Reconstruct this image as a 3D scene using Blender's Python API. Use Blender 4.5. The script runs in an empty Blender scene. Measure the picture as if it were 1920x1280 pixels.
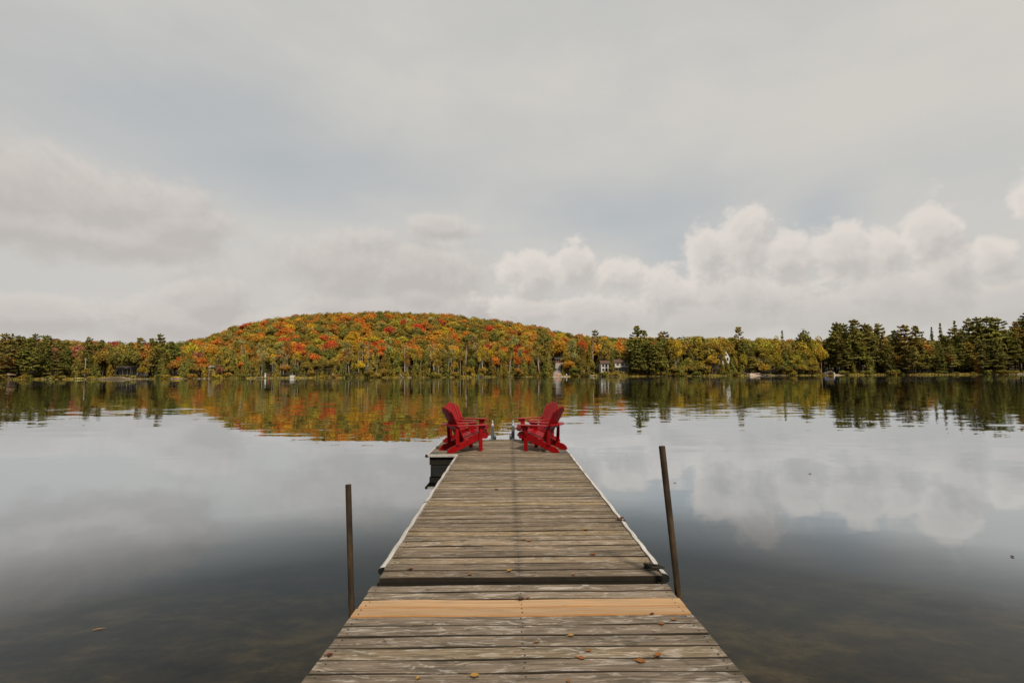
import bpy, math, random
import numpy as np
from mathutils import Vector, Matrix, noise as mnoise

R = math.radians
rng = random.Random(7)
nrg = np.random.default_rng(11)
scene = bpy.context.scene
COL = scene.collection

# ------------------------------------------------------------------ camera
FPX = 912.0                      # focal length in pixels of the 1920 px wide photograph
CAMZ = 1.99                      # metres above the water (z = 0)
PITCH, ROLL, YAW = R(3.73), R(0.30), R(0.38)
f_ = Vector((math.sin(YAW) * math.cos(PITCH), math.cos(YAW) * math.cos(PITCH), math.sin(PITCH)))
r0 = Vector((math.cos(YAW), -math.sin(YAW), 0))
u0 = r0.cross(f_)
r_ = r0 * math.cos(ROLL) - u0 * math.sin(ROLL)
u_ = r0 * math.sin(ROLL) + u0 * math.cos(ROLL)
cd = bpy.data.cameras.new('camera')
cd.lens = FPX / 1920 * 36
cd.sensor_width = 36
cd.clip_start = 0.05
cd.clip_end = 6000
cam = bpy.data.objects.new('camera', cd)
COL.objects.link(cam)
cam.matrix_world = Matrix(((r_.x, u_.x, -f_.x, 0), (r_.y, u_.y, -f_.y, 0), (r_.z, u_.z, -f_.z, CAMZ), (0, 0, 0, 1)))
scene.camera = cam


def ray(px, py):
    return f_ * FPX + r_ * (px - 960) + u_ * (640 - py)


def at(px, py, Y):               # the point at depth Y seen at that pixel
    d = ray(px, py)
    t = Y / d.y
    return Vector((d.x * t, Y, CAMZ + d.z * t))


def on_plane(px, py, z0, slope=0.0):   # hit of the pixel's ray with z = z0 + slope * y
    d = ray(px, py)
    t = (z0 - CAMZ) / (d.z - slope * d.y)
    return Vector((d.x * t, d.y * t, CAMZ + d.z * t))


def proj(p):
    v = Vector(p) - Vector((0, 0, CAMZ))
    w = v.dot(f_)
    return 960 + FPX * v.dot(r_) / w, 640 - FPX * v.dot(u_) / w


# ------------------------------------------------------------------ objects
def link(o, parent=None):
    COL.objects.link(o)
    if parent is not None:
        o.parent = parent
    return o


def tag(o, label=None, cat=None, group=None, kind=None):
    if label: o['label'] = label
    if cat: o['category'] = cat
    if group: o['group'] = group
    if kind: o['kind'] = kind
    return o


def thing(name, label, cat, loc=(0, 0, 0), rz=0.0, group=None):
    o = bpy.data.objects.new(name, None)
    o.empty_display_size = 0.2
    o.location = loc
    o.rotation_euler = (0, 0, rz)
    link(o)
    return tag(o, label, cat, group)


class MB:
    """collects simple solids into one mesh"""
    def __init__(s):
        s.v, s.f, s.m, s.t = [], [], [], []

    def add(s, vs, fs, mat=0, tint=(1, 1, 1)):
        b = len(s.v)
        s.v += [tuple(v) for v in vs]
        for f in fs:
            s.f.append([i + b for i in f])
            s.m.append(mat)
            s.t.append(tint)
        return s

    def box(s, x0, x1, y0, y1, z0, z1, mat=0, tint=(1, 1, 1)):
        vs = [(x, y, z) for z in (z0, z1) for y in (y0, y1) for x in (x0, x1)]
        return s.add(vs, [(0, 2, 3, 1), (4, 5, 7, 6), (0, 1, 5, 4), (2, 6, 7, 3), (0, 4, 6, 2), (1, 3, 7, 5)], mat, tint)

    def prism(s, outline, off, axis, d0, d1, mat=0, tint=(1, 1, 1)):
        """outline in the plane normal to axis ('x','y','z'), extruded from d0 to d1"""
        n = len(outline)
        def P(a, b, d):
            return {'y': (a, d, b), 'x': (d, a, b), 'z': (a, b, d)}[axis]
        vs = [P(a + off[0], b + off[1], d) for d in (d0, d1) for a, b in outline]
        fs = [tuple(range(n - 1, -1, -1)), tuple(range(n, 2 * n))]
        fs += [(i, (i + 1) % n, n + (i + 1) % n, n + i) for i in range(n)]
        return s.add(vs, fs, mat, tint)

    def tube(s, pts, rad, n=8, mat=0, cap=True, tint=(1, 1, 1)):
        pts = [Vector(p) for p in pts]
        if not hasattr(rad, '__len__'):
            rad = [rad] * len(pts)
        vs, fs = [], []
        for i, p in enumerate(pts):
            d = (pts[min(i + 1, len(pts) - 1)] - pts[max(i - 1, 0)]).normalized()
            a = d.orthogonal().normalized() if abs(d.z) < .9 else (Vector((1, 0, 0)) - d * d.x).normalized()
            b = d.cross(a)
            for k in range(n):
                t = 2 * math.pi * k / n
                vs.append(p + (a * math.cos(t) + b * math.sin(t)) * rad[i])
        for i in range(len(pts) - 1):
            for k in range(n):
                fs.append((i * n + k, i * n + (k + 1) % n, (i + 1) * n + (k + 1) % n, (i + 1) * n + k))
        if cap:
            fs.append(tuple(range(n - 1, -1, -1)))
            fs.append(tuple((len(pts) - 1) * n + k for k in range(n)))
        return s.add(vs, fs, mat, tint)

    def transform(s, M, start=0):
        for i in range(start, len(s.v)):
            s.v[i] = tuple(M @ Vector(s.v[i]))
        return s

    def mesh(s, name, mats):
        me = bpy.data.meshes.new(name)
        me.from_pydata(s.v, [], s.f)
        for m in mats:
            me.materials.append(m)
        if len(mats) > 1:
            me.polygons.foreach_set('material_index', s.m)
        at_ = me.attributes.new('tint', 'FLOAT_COLOR', 'FACE')
        at_.data.foreach_set('color', [c for t in s.t for c in (t[0], t[1], t[2], 1.0)])
        me.update()
        return me

    def build(s, name, mats, parent=None, bevel=0.0, smooth=False):
        if not isinstance(mats, (list, tuple)):
            mats = [mats]
        me = s.mesh(name, mats)
        if smooth:
            me.polygons.foreach_set('use_smooth', [True] * len(me.polygons))
        o = link(bpy.data.objects.new(name, me), parent)
        if bevel:
            b = o.modifiers.new('bevel', 'BEVEL')
            b.width = bevel
            b.segments = 2
            b.limit_method = 'ANGLE'
        return o


# ------------------------------------------------------------------ node helper
class G:
    def __init__(s, nt):
        s.nt = nt

    def n(s, typ, **kw):
        o = s.nt.nodes.new(typ)
        for k, v in kw.items():
            setattr(o, k, v)
        return o

    def put(s, sock, v):
        if v is None:
            return
        if isinstance(v, bpy.types.NodeSocket):
            s.nt.links.new(v, sock)
        elif isinstance(v, (tuple, list)) and sock.type == 'RGBA' and len(v) == 3:
            sock.default_value = (*v, 1)
        else:
            sock.default_value = v

    def m(s, op, a, b=None, c=None, clamp=False):
        o = s.n('ShaderNodeMath', operation=op, use_clamp=clamp)
        for i, v in enumerate((a, b, c)):
            s.put(o.inputs[i], v)
        return o.outputs[0]

    def vm(s, op, a, b=None, scale=None):
        o = s.n('ShaderNodeVectorMath', operation=op)
        s.put(o.inputs[0], a)
        if b is not None: s.put(o.inputs[1], b)
        if scale is not None: s.put(o.inputs['Scale'], scale)
        return o.outputs['Value'] if op in ('LENGTH', 'DOT_PRODUCT', 'DISTANCE') else o.outputs[0]

    def xyz(s, x=0.0, y=0.0, z=0.0):
        o = s.n('ShaderNodeCombineXYZ')
        for i, v in enumerate((x, y, z)):
            s.put(o.inputs[i], v)
        return o.outputs[0]

    def sep(s, v):
        o = s.n('ShaderNodeSeparateXYZ')
        s.put(o.inputs[0], v)
        return o.outputs

    def noise(s, vec, scale=1.0, detail=4.0, rough=0.5, dist=0.0, dims='3D'):
        o = s.n('ShaderNodeTexNoise', noise_dimensions=dims)
        s.put(o.inputs['Vector'], vec)
        o.inputs['Scale'].default_value = scale
        o.inputs['Detail'].default_value = detail
        o.inputs['Roughness'].default_value = rough
        o.inputs['Distortion'].default_value = dist
        return o.outputs[0], o.outputs[1]

    def ss(s, v, a, b, lo=0.0, hi=1.0):
        o = s.n('ShaderNodeMapRange', interpolation_type='SMOOTHSTEP')
        s.put(o.inputs['Value'], v)
        for k, x in zip(('From Min', 'From Max', 'To Min', 'To Max'), (a, b, lo, hi)):
            o.inputs[k].default_value = x
        return o.outputs[0]

    def mix(s, fac, a, b, typ='MIX'):
        o = s.n('ShaderNodeMix', data_type='RGBA', blend_type=typ)
        s.put(o.inputs['Factor'], fac)
        s.put(o.inputs['A'] if False else o.inputs[6], a)
        s.put(o.inputs[7], b)
        return o.outputs[2]

    def ramp(s, fac, stops):
        o = s.n('ShaderNodeValToRGB')
        e = o.color_ramp.elements
        while len(e) < len(stops):
            e.new(0.5)
        for k, (p, c) in enumerate(stops):
            e[k].position = p
            e[k].color = (*c, 1)
        s.put(o.inputs[0], fac)
        return o.outputs[0]


def material(name):
    m = bpy.data.materials.new(name)
    m.use_nodes = True
    nt = m.node_tree
    nt.nodes.clear()
    g = G(nt)
    out = g.n('ShaderNodeOutputMaterial')
    return m, g, out


def principled(g, out, col, rough=0.7, spec=0.3, bump=None, bstr=0.3, bdist=0.01, metal=0.0):
    p = g.n('ShaderNodeBsdfPrincipled')
    g.put(p.inputs['Base Color'], col)
    g.put(p.inputs['Roughness'], rough)
    p.inputs['Metallic'].default_value = metal
    p.inputs['Specular IOR Level'].default_value = spec
    if bump is not None:
        b = g.n('ShaderNodeBump')
        b.inputs['Strength'].default_value = bstr
        b.inputs['Distance'].default_value = bdist
        g.put(b.inputs['Height'], bump)
        g.nt.links.new(b.outputs[0], p.inputs['Normal'])
    g.nt.links.new(p.outputs[0], out.inputs['Surface'])
    return p


def simple(name, col, rough=0.7, spec=0.3, var=0.25, scale=6.0, metal=0.0, bstr=0.2):
    """a material with mottled tone and a little relief"""
    m, g, out = material(name)
    tc = g.n('ShaderNodeTexCoord').outputs['Object']
    a, _ = g.noise(tc, scale, 6, 0.6)
    c = g.mix(a, tuple(x * (1 - var) for x in col), tuple(x * (1 + var) for x in col))
    principled(g, out, c, rough, spec, a, bstr, 0.01, metal)
    return m


def by_object_colour(name, rough=0.45, spec=0.4):
    m, g, out = material(name)
    oi = g.n('ShaderNodeObjectInfo').outputs['Color']
    tc = g.n('ShaderNodeTexCoord').outputs['Object']
    a, _ = g.noise(tc, 9, 6, 0.65)
    c = g.mix(1.0, oi, g.ramp(a, [(0.3, (.78,) * 3), (0.7, (1.12,) * 3)]), 'MULTIPLY')
    principled(g, out, c, rough, spec, a, 0.15, 0.004)
    return m


# ------------------------------------------------------------------ materials
def foliage_material():
    m, g, out = material('foliage')
    at_ = g.n('ShaderNodeAttribute', attribute_name='tint').outputs['Color']
    oi = g.n('ShaderNodeObjectInfo').outputs['Color']
    c = g.mix(1.0, oi, at_, 'MULTIPLY')
    d = g.n('ShaderNodeBsdfDiffuse')
    t = g.n('ShaderNodeBsdfTranslucent')
    g.put(d.inputs[0], c)
    g.put(t.inputs[0], c)
    mx = g.n('ShaderNodeMixShader')
    mx.inputs[0].default_value = 0.34
    g.nt.links.new(d.outputs[0], mx.inputs[1])
    g.nt.links.new(t.outputs[0], mx.inputs[2])
    g.nt.links.new(mx.outputs[0], out.inputs['Surface'])
    return m


def wood_material(name, weathered=True):
    m, g, out = material(name)
    tc = g.n('ShaderNodeTexCoord').outputs['Object']
    tint = g.n('ShaderNodeAttribute', attribute_name='tint').outputs['Color']
    tr, tg, tb = g.sep(tint)                      # tone, yellowness, random offset
    x, y, z = g.sep(tc)
    shift = g.m('MULTIPLY', tb, 37.0)
    v = g.xyz(g.m('ADD', x, shift), y, g.m('ADD', z, shift))
    warp, wc = g.noise(v, 1.6, 3, 0.5)
    wv = g.vm('ADD', v, g.vm('SCALE', wc, None, 0.05))
    grain, _ = g.noise(g.vm('MULTIPLY', wv, (2.2, 70.0, 8.0)), 1.0, 8, 0.66, 0.5)
    fine, _ = g.noise(g.vm('MULTIPLY', wv, (7.0, 190.0, 8.0)), 1.0, 4, 0.6)
    blot, _ = g.noise(g.vm('MULTIPLY', v, (1.7, 8.0, 3.0)), 1.5, 7, 0.66, 0.9)
    spots, _ = g.noise(g.vm('MULTIPLY', v, (9.0, 30.0, 9.0)), 1.0, 3, 0.6, 0.3)
    knot = g.n('ShaderNodeTexVoronoi', feature='F1')
    g.put(knot.inputs['Vector'], g.vm('MULTIPLY', wv, (1.9, 5.2, 0.01)))
    knot.inputs['Scale'].default_value = 1.0
    kd = knot.outputs['Distance']
    kmask = g.m('MULTIPLY', g.ss(kd, 0.03, 0.10, 1.0, 0.0), g.ss(blot, 0.42, 0.5))
    rings = g.m('MULTIPLY', g.ss(kd, 0.05, 0.40, 1.0, 0.0), g.m('SINE', g.m('MULTIPLY', kd, 75.0)))
    if weathered:
        base = g.ramp(grain, [(0.27, (0.027, 0.019, 0.013)), (0.40, (0.102, 0.079, 0.057)), (0.58, (0.189, 0.150, 0.113)), (0.80, (0.306, 0.252, 0.196))])
        base = g.mix(g.m('MULTIPLY', tg, 0.85), base, g.ramp(grain, [(0.27, (.06, .042, .016)), (0.6, (.215, .158, .066)), (0.85, (.29, .22, .105))]))
        # grey-black mould blotches and a dark run along the middle joist and the ends
        base = g.mix(g.m('MULTIPLY', g.m('SUBTRACT', 1.0, tr, clamp=True), 1.6, clamp=True), base, g.mix(1.0, base, (1.04, .96, .82), 'MULTIPLY'))
        base = g.mix(g.ss(blot, 0.50, 0.64, 0, 0.72), base, (.062, .053, .040))
        base = g.mix(g.ss(spots, 0.655, 0.72, 0, 0.9), base, (.028, .022, .016))
        pale = g.ss(g.noise(g.vm('MULTIPLY', v, (2.2, 9.0, 3.0)), 1.7, 7, 0.68, 2.0)[0], 0.50, 0.66, 0, 0.50)
        base = g.mix(g.m('MULTIPLY', pale, tr), base, (.50, .465, .42))
        d = g.m('ABSOLUTE', g.m('SUBTRACT', x, 0.075))
        sn, _ = g.noise(g.vm('MULTIPLY', v, (6.0, 26.0, 6.0)), 1.0, 5, 0.65)
        pl = g.m('ABSOLUTE', g.m('SUBTRACT', g.m('FRACT', g.m('DIVIDE', g.m('SUBTRACT', y, 4.0), .144762)), 0.5))
        stain = g.m('MULTIPLY', g.ss(d, 0.008, 0.075, 1, 0), g.m('ADD', g.m('MULTIPLY', g.ss(sn, 0.38, 0.62), 0.55), g.ss(pl, 0.30, 0.48), clamp=True))
        base = g.mix(g.m('MULTIPLY', stain, g.ss(tr, 0.75, 0.95, 0.85, 0.12)), base, (.035, .03, .022))
        e = g.m('MULTIPLY', g.ss(g.m('ABSOLUTE', g.m('SUBTRACT', x, 0.105)), 0.86, 1.12), g.ss(sn, 0.40, 0.65))
        base = g.mix(g.m('MULTIPLY', e, 0.55), base, (.06, .052, .03))
        tone = g.m('ADD', g.m('MULTIPLY', g.sep(tint)[2], 0.70), 0.70)
    else:
        base = g.ramp(grain, [(0.25, (.25, .150, .075)), (0.55, (.38, .250, .140)), (0.85, (.47, .335, .205))])
        base = g.mix(g.ss(blot, 0.50, 0.75, 0, 0.45), base, (.43, .205, .075))
        dirt, _ = g.noise(g.vm('MULTIPLY', v, (2.0, 7.0, 3.0)), 1.3, 7, 0.7, 0.6)
        base = g.mix(g.ss(dirt, 0.53, 0.70, 0, 0.5), base, (.23, .165, .105))
        tone = g.m('ADD', g.m('MULTIPLY', tb, 0.3), 0.80)
    base = g.mix(g.m('MULTIPLY', kmask, 0.8), base, (.05, .035, .022) if weathered else (.25, .10, .035))
    base = g.mix(g.m('MULTIPLY', rings, 0.30), base, (.05, .04, .03) if weathered else (.38, .18, .06))
    base = g.mix(g.ss(fine, 0.60, 0.75, 0, 0.5), base, (.06, .05, .04) if weathered else (.42, .22, .09))
    base = g.mix(1.0, base, g.xyz(tone, tone, tone), 'MULTIPLY')
    h = g.m('ADD', grain, g.m('MULTIPLY', fine, 0.5))
    principled(g, out, base, 0.82, 0.25, h, 0.55, 0.004)
    return m


def rust_material():
    m, g, out = material('rusty_pipe')
    tc = g.n('ShaderNodeTexCoord').outputs['Object']
    a, _ = g.noise(g.vm('MULTIPLY', tc, (12, 12, 3)), 1.5, 7, 0.65)
    c = g.ramp(a, [(0.3, (.013, .009, .006)), (0.5, (.036, .024, .013)), (0.7, (.075, .048, .024))])
    principled(g, out, c, 0.75, 0.3, a, 0.4, 0.004)
    return m


def trim_material():
    m, g, out = material('white_edging')
    tc = g.n('ShaderNodeTexCoord').outputs['Object']
    a, _ = g.noise(g.vm('MULTIPLY', tc, (40, 2.0, 40)), 1.0, 6, 0.65)
    b, _ = g.noise(tc, 9, 5, 0.7)
    c = g.ramp(a, [(0.3, (.28, .265, .24)), (0.55, (.45, .435, .41)), (0.75, (.55, .53, .50))])
    c = g.mix(g.ss(b, 0.56, 0.70, 0, 0.65), c, (.17, .145, .11))
    principled(g, out, c, 0.6, 0.3, a, 0.3, 0.003)
    return m


def red_paint():
    m, g, out = material('red_paint')
    oi = g.n('ShaderNodeObjectInfo').outputs['Color']
    tc = g.n('ShaderNodeTexCoord').outputs['Object']
    a, _ = g.noise(tc, 14, 6, 0.65)
    b, _ = g.noise(g.vm('MULTIPLY', tc, (30, 30, 30)), 2.0, 4, 0.6)
    c = g.mix(1.0, oi, g.ramp(a, [(0.3, (.75, .75, .75)), (0.7, (1.15, 1.15, 1.15))]), 'MULTIPLY')
    principled(g, out, c, g.ss(a, 0.3, 0.7, 0.30, 0.45), 0.20, b, 0.10, 0.002)
    return m


M = {}
M['foliage'] = foliage_material()
M['weathered'] = wood_material('weathered_planks', True)
M['newwood'] = wood_material('new_planks', False)
M['plankedge'] = simple('damp_plank_edge', (.026, .021, .016), 0.9, 0.1, 0.5, 12)
M['newedge'] = simple('new_plank_edge', (.30, .15, .055), 0.9, 0.1, 0.3, 12)
M['darkwood'] = simple('dark_wet_wood', (.016, .013, .010), 0.8, 0.2, 0.4, 8)
M['blackplastic'] = simple('black_float', (.008, .008, .008), 0.5, 0.4, 0.3, 5)
M['nail'] = simple('nail_head', (.018, .014, .011), 0.6, 0.4, 0.3, 30)
M['trim'] = trim_material()
M['rust'] = rust_material()
M['red'] = red_paint()
M['paint'] = by_object_colour('coloured_paint')
M['galv'] = simple('galvanised_metal', (.10, .12, .135), 0.5, 0.5, 0.25, 20, 0.2)
M['palemetal'] = simple('pale_metal', (.42, .46, .49), 0.4, 0.5, 0.2, 20, 0.3)
M['rope'] = simple('dark_rope', (.03, .025, .022), 0.9, 0.1, 0.5, 60)
M['leafdry'] = by_object_colour('dry_leaf', 0.75, 0.2)
M['bark'] = simple('bark', (.075, .058, .042), 0.9, 0.1, 0.4, 3)
M['birchbark'] = simple('birch_bark', (.40, .37, .31), 0.85, 0.15, 0.35, 1.5)
M['whitewall'] = simple('white_siding', (.62, .60, .56), 0.7, 0.2, 0.12, 1.5)
M['redwall'] = simple('red_siding', (.22, .05, .03), 0.8, 0.2, 0.25, 1.5)
M['greywall'] = simple('grey_siding', (.20, .20, .20), 0.8, 0.2, 0.2, 1.5)
M['roofbrown'] = simple('brown_shingles', (.10, .065, .05), 0.9, 0.1, 0.3, 3)
M['roofgrey'] = simple('grey_shingles', (.17, .18, .19), 0.9, 0.1, 0.25, 3)
M['roofdark'] = simple('dark_shingles', (.05, .045, .042), 0.9, 0.1, 0.3, 3)
M['glass'] = simple('window_glass', (.02, .024, .028), 0.12, 0.6, 0.3, 1)
M['palewood'] = simple('pale_boards', (.33, .28, .21), 0.85, 0.15, 0.3, 3)
M['rock'] = simple('pale_rock', (.25, .205, .165), 0.9, 0.15, 0.4, 2, 0, 0.6)
M['driftwood'] = simple('driftwood', (.40, .36, .31), 0.85, 0.15, 0.3, 4)


def water_material():
    m, g, out = material('lake_water')
    geo = g.n('ShaderNodeNewGeometry')
    pos = geo.outputs['Position']
    x, y, z = g.sep(pos)
    d = g.vm('LENGTH', pos)
    # slopes from three sizes of ripple, crests roughly across the view
    def slope(sx, sy, scale, det, seed):
        v = g.vm('ADD', g.vm('MULTIPLY', pos, (sx, sy, 0)), (seed, seed * 1.7, seed))
        _, c = g.noise(v, scale, det, 0.5, 0.3)
        return g.vm('SUBTRACT', c, (0.5, 0.5, 0.5))
    long_ = slope(0.16, 0.42, 1.0, 2, 3.1)
    mid = slope(0.55, 1.7, 1.0, 2, 9.7)
    small = slope(1.6, 5.0, 1.0, 2, 5.3)
    patch, _ = g.noise(g.vm('MULTIPLY', pos, (0.018, 0.05, 0)), 1.0, 3, 0.5)
    pm = g.ss(patch, 0.36, 0.66, 0.45, 1.6)
    far = g.ss(d, 4.0, 36.0, 0.40, 1.0)
    far2 = g.ss(d, 40.0, 160.0, 1.0, 1.1)
    s = g.vm('ADD', g.vm('SCALE', long_, None, 0.014),
             g.vm('ADD', g.vm('SCALE', mid, None, g.m('MULTIPLY', pm, 0.052)), g.vm('SCALE', small, None, g.m('MULTIPLY', pm, 0.020))))
    s = g.vm('SCALE', s, None, g.m('MULTIPLY', far, far2))
    sx, sy, _ = g.sep(s)
    nrm = g.vm('NORMALIZE', g.xyz(g.m('MULTIPLY', sx, 0.6), sy, 1.0))
    fr = g.n('ShaderNodeFresnel')
    fr.inputs['IOR'].default_value = 1.33
    g.put(fr.inputs['Normal'], nrm)
    gl = g.n('ShaderNodeBsdfGlossy')
    gl.inputs['Roughness'].default_value = 0.0
    gl.inputs['Color'].default_value = (.92, .965, 1, 1)
    g.put(gl.inputs['Normal'], nrm)
    tr = g.n('ShaderNodeBsdfTransparent')
    tr.inputs['Color'].default_value = (.50, .48, .38, 1)
    mx = g.n('ShaderNodeMixShader')
    refl = g.ramp(fr.outputs[0], [(0, (0,) * 3), (.06, (.045,) * 3), (.14, (.145,) * 3), (.19, (.36,) * 3), (.235, (.66,) * 3), (.32, (.77,) * 3), (.5, (.84,) * 3), (.72, (.92,) * 3), (1, (1,) * 3)])
    g.put(mx.inputs[0], refl)
    g.nt.links.new(tr.outputs[0], mx.inputs[1])
    g.nt.links.new(gl.outputs[0], mx.inputs[2])
    g.nt.links.new(mx.outputs[0], out.inputs['Surface'])
    return m


def lakebed_material():
    m, g, out = material('lakebed')
    pos = g.n('ShaderNodeNewGeometry').outputs['Position']
    a, _ = g.noise(g.vm('MULTIPLY', pos, (0.8, 1.0, 1)), 1.0, 9, 0.70, 0.1)
    b, _ = g.noise(pos, 5.0, 6, 0.7)
    c = g.ramp(a, [(0.36, (.026, .024, .014)), (0.5, (.095, .078, .046)), (0.64, (.26, .21, .13))])
    c = g.mix(g.ss(b, 0.55, 0.7, 0, 0.5), c, (.03, .032, .018))
    c = g.mix(g.ss(g.sep(pos)[2], -1.3, -2.7, 0, 0.92), c, (.014, .026, .038))     # deeper silt painted dark blue, standing in for light the water absorbs and scatters
    principled(g, out, c, 0.95, 0.1, b, 0.4, 0.05)
    return m


def ground_material():
    m, g, out = material('forest_ground')
    pos = g.n('ShaderNodeNewGeometry').outputs['Position']
    z = g.sep(pos)[2]
    a, _ = g.noise(pos, 0.25, 7, 0.65)
    b, _ = g.noise(pos, 1.7, 6, 0.65)
    c = g.ramp(a, [(0.3, (.018, .014, .007)), (0.5, (.040, .030, .013)), (0.7, (.045, .045, .014))])
    sand = g.ramp(b, [(0.3, (.05, .04, .025)), (0.6, (.12, .095, .065)), (0.8, (.22, .18, .13))])
    c = g.mix(g.ss(g.m('ADD', z, g.m('MULTIPLY', a, 0.8)), 0.55, 0.9, 1, 0), c, sand)
    principled(g, out, c, 0.95, 0.1, b, 0.5, 0.1)
    return m


M['water'] = water_material()
M['lakebed'] = lakebed_material()
M['ground'] = ground_material()

# ------------------------------------------------------------------ sky and light
SUN_TO = Vector((0.24, -0.56, 0.80)).normalized()
w = bpy.data.worlds.new('World')
scene.world = w
w.use_nodes = True
w.node_tree.nodes.clear()
g = G(w.node_tree)
dirv = g.n('ShaderNodeTexCoord').outputs['Generated']
dx, dy, dz = g.sep(dirv)
AZ = g.m('ARCTAN2', dx, dy)
EL = g.m('ARCSINE', dz)


def azel(px, py):
    d = ray(px, py).normalized()
    return math.atan2(d.x, d.y), math.asin(d.z)


def field(az, el, blobs):
    p = g.xyz(az, el, 0.0)
    best = None
    for px, py, rx, ry in blobs:
        a, e = azel(px, py)
        a1, _ = azel(px + rx, py)
        _, e1 = azel(px, py - ry)
        q = g.vm('MULTIPLY', g.vm('SUBTRACT', p, (a, e, 0)), (1 / (a1 - a), 1 / (e1 - e), 0))
        v = g.m('SUBTRACT', 1.0, g.vm('LENGTH', q))
        best = v if best is None else g.m('SMOOTH_MAX', best, v, 0.18)
    return best


def puffs(az, el):
    p = g.xyz(az, g.m('MULTIPLY', el, 1.1), 0.37)
    wn, wc = g.noise(p, 11.0, 4, 0.55)
    p2 = g.vm('ADD', p, g.vm('SCALE', g.vm('SUBTRACT', wc, (.5, .5, .5)), None, 0.05))
    tot = None
    for sc, amp in ((10.0, .55), (21.0, .34), (46.0, .22), (95.0, .14)):      # heaps of rounded lumps, each size on the next
        vo = g.n('ShaderNodeTexVoronoi', feature='SMOOTH_F1', voronoi_dimensions='2D')
        g.put(vo.inputs['Vector'], p2)
        vo.inputs['Scale'].default_value = sc
        vo.inputs['Smoothness'].default_value = 0.35
        q = g.m('MULTIPLY', g.m('SUBTRACT', 0.40, vo.outputs['Distance']), amp * 1.6)
        tot = q if tot is None else g.m('ADD', tot, q)
    n1, _ = g.noise(p, 6.0, 9, 0.62, 0.4)
    return tot, g.m('MULTIPLY', g.m('SUBTRACT', n1, 0.5), 1.7)


CUMULUS = [(1000, 520, 95, 75), (1070, 505, 70, 62), (1165, 520, 76, 58), (1100, 590, 230, 70), (1000, 580, 130, 52), (1235, 550, 90, 70),
           (1325, 480, 66, 88), (1390, 462, 95, 112), (1465, 490, 78, 75), (1400, 550, 180, 90), (1340, 595, 180, 55),
           (1585, 480, 90, 88), (1655, 475, 85, 88), (1742, 430, 100, 106), (1775, 505, 84, 95), (1690, 550, 230, 85), (1560, 585, 170, 60),
           (1860, 480, 90, 60), (1915, 375, 60, 70), (1900, 560, 150, 60), (2060, 470, 180, 120), (2200, 560, 240, 80)]
SOFT = [(-20, 345, 300, 112), (190, 375, 240, 100), (330, 415, 150, 60), (100, 430, 420, 70), (-300, 420, 300, 110),
        (390, 565, 110, 72), (320, 600, 190, 56), (450, 605, 70, 44), (60, 590, 220, 54), (560, 600, 140, 40),
        (650, 500, 180, 75), (760, 510, 230, 80), (830, 430, 80, 34), (700, 580, 220, 56), (775, 550, 90, 58), (890, 580, 120, 60)]
az2, el2 = g.m('ADD', AZ, -0.010), g.m('ADD', EL, 0.020)
pv0, pn0 = puffs(AZ, EL)
pv1, pn1 = puffs(az2, el2)
def dens(az, el, blobs, pv, pn, kv, kn):
    return g.m('ADD', field(az, el, blobs), g.m('ADD', g.m('MULTIPLY', pv, kv), g.m('MULTIPLY', pn, kn)))
c0 = dens(AZ, EL, CUMULUS, pv0, pn0, 0.54, 0.60)
c1 = dens(az2, el2, CUMULUS, pv1, pn1, 0.54, 0.60)
s0 = dens(AZ, EL, SOFT, pv0, pn0, 0.30, 0.85)
s1 = dens(az2, el2, SOFT, pv1, pn1, 0.30, 0.85)

sky = g.n('ShaderNodeTexSky', sky_type='NISHITA')
sky.sun_disc = False
sky.sun_elevation = math.asin(SUN_TO.z)
sky.sun_rotation = math.atan2(SUN_TO.x, SUN_TO.y)
sky.air_density = 1.0
sky.dust_density = 1.5
blue = g.mix(0.55, g.vm('SCALE', sky.outputs[0], None, 0.10), (.370, .450, .482))
# thin high veil, thinner in some places
vn, _ = g.noise(g.xyz(AZ, g.m('MULTIPLY', EL, 2.2), 1.3), 2.6, 9, 0.56, 0.15)
VEIL_GAPS = [(230, 150, 560, 190), (560, 320, 340, 110), (1180, 400, 380, 100), (1260, 470, 120, 90), (1540, 400, 120, 80)]
gap = g.ss(field(AZ, EL, VEIL_GAPS), -0.3, 1.0, 0.0, 0.28)
veil = g.m('SUBTRACT', g.ss(vn, 0.3, 0.7, 0.80, 1.0), gap, clamp=True)
col = g.mix(veil, blue, (.622, .602, .564))
# low haze of distant cloud near the horizon
col = g.mix(g.ss(EL, 0.02, 0.26, 0.75, 0.0), col, (.600, .574, .545))
# soft clouds
sl = g.m('MULTIPLY', g.ss(g.m('SUBTRACT', s0, s1), -0.25, 0.50), g.ss(s0, 0.15, 1.0, 1.0, 0.45))
scol = g.mix(sl, (.505, .474, .452), (.680, .632, .592))
col = g.mix(g.ss(s0, -0.06, 0.50, 0, 0.86), col, scol)
# bright cumulus bank
cl = g.ss(g.m('SUBTRACT', c0, c1), -0.42, 0.36)
low = g.ss(EL, 0.06, 0.19, 0.0, 1.0)
core = g.ss(c0, 0.1, 1.0, 1.0, 0.55)
ccol = g.mix(g.m('MULTIPLY', g.m('MULTIPLY', g.m('ADD', 0.25, g.m('MULTIPLY', cl, 0.85)), core, clamp=True), g.m('ADD', 0.40, g.m('MULTIPLY', low, 0.75)), clamp=True), (.485, .462, .445), (.745, .692, .642))
alpha = g.m('MULTIPLY', g.ss(c0, 0.06, 0.42, 0.0, 0.90), g.ss(EL, 0.03, 0.13, 0.35, 1.0))
col = g.mix(alpha, col, ccol)
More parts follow.
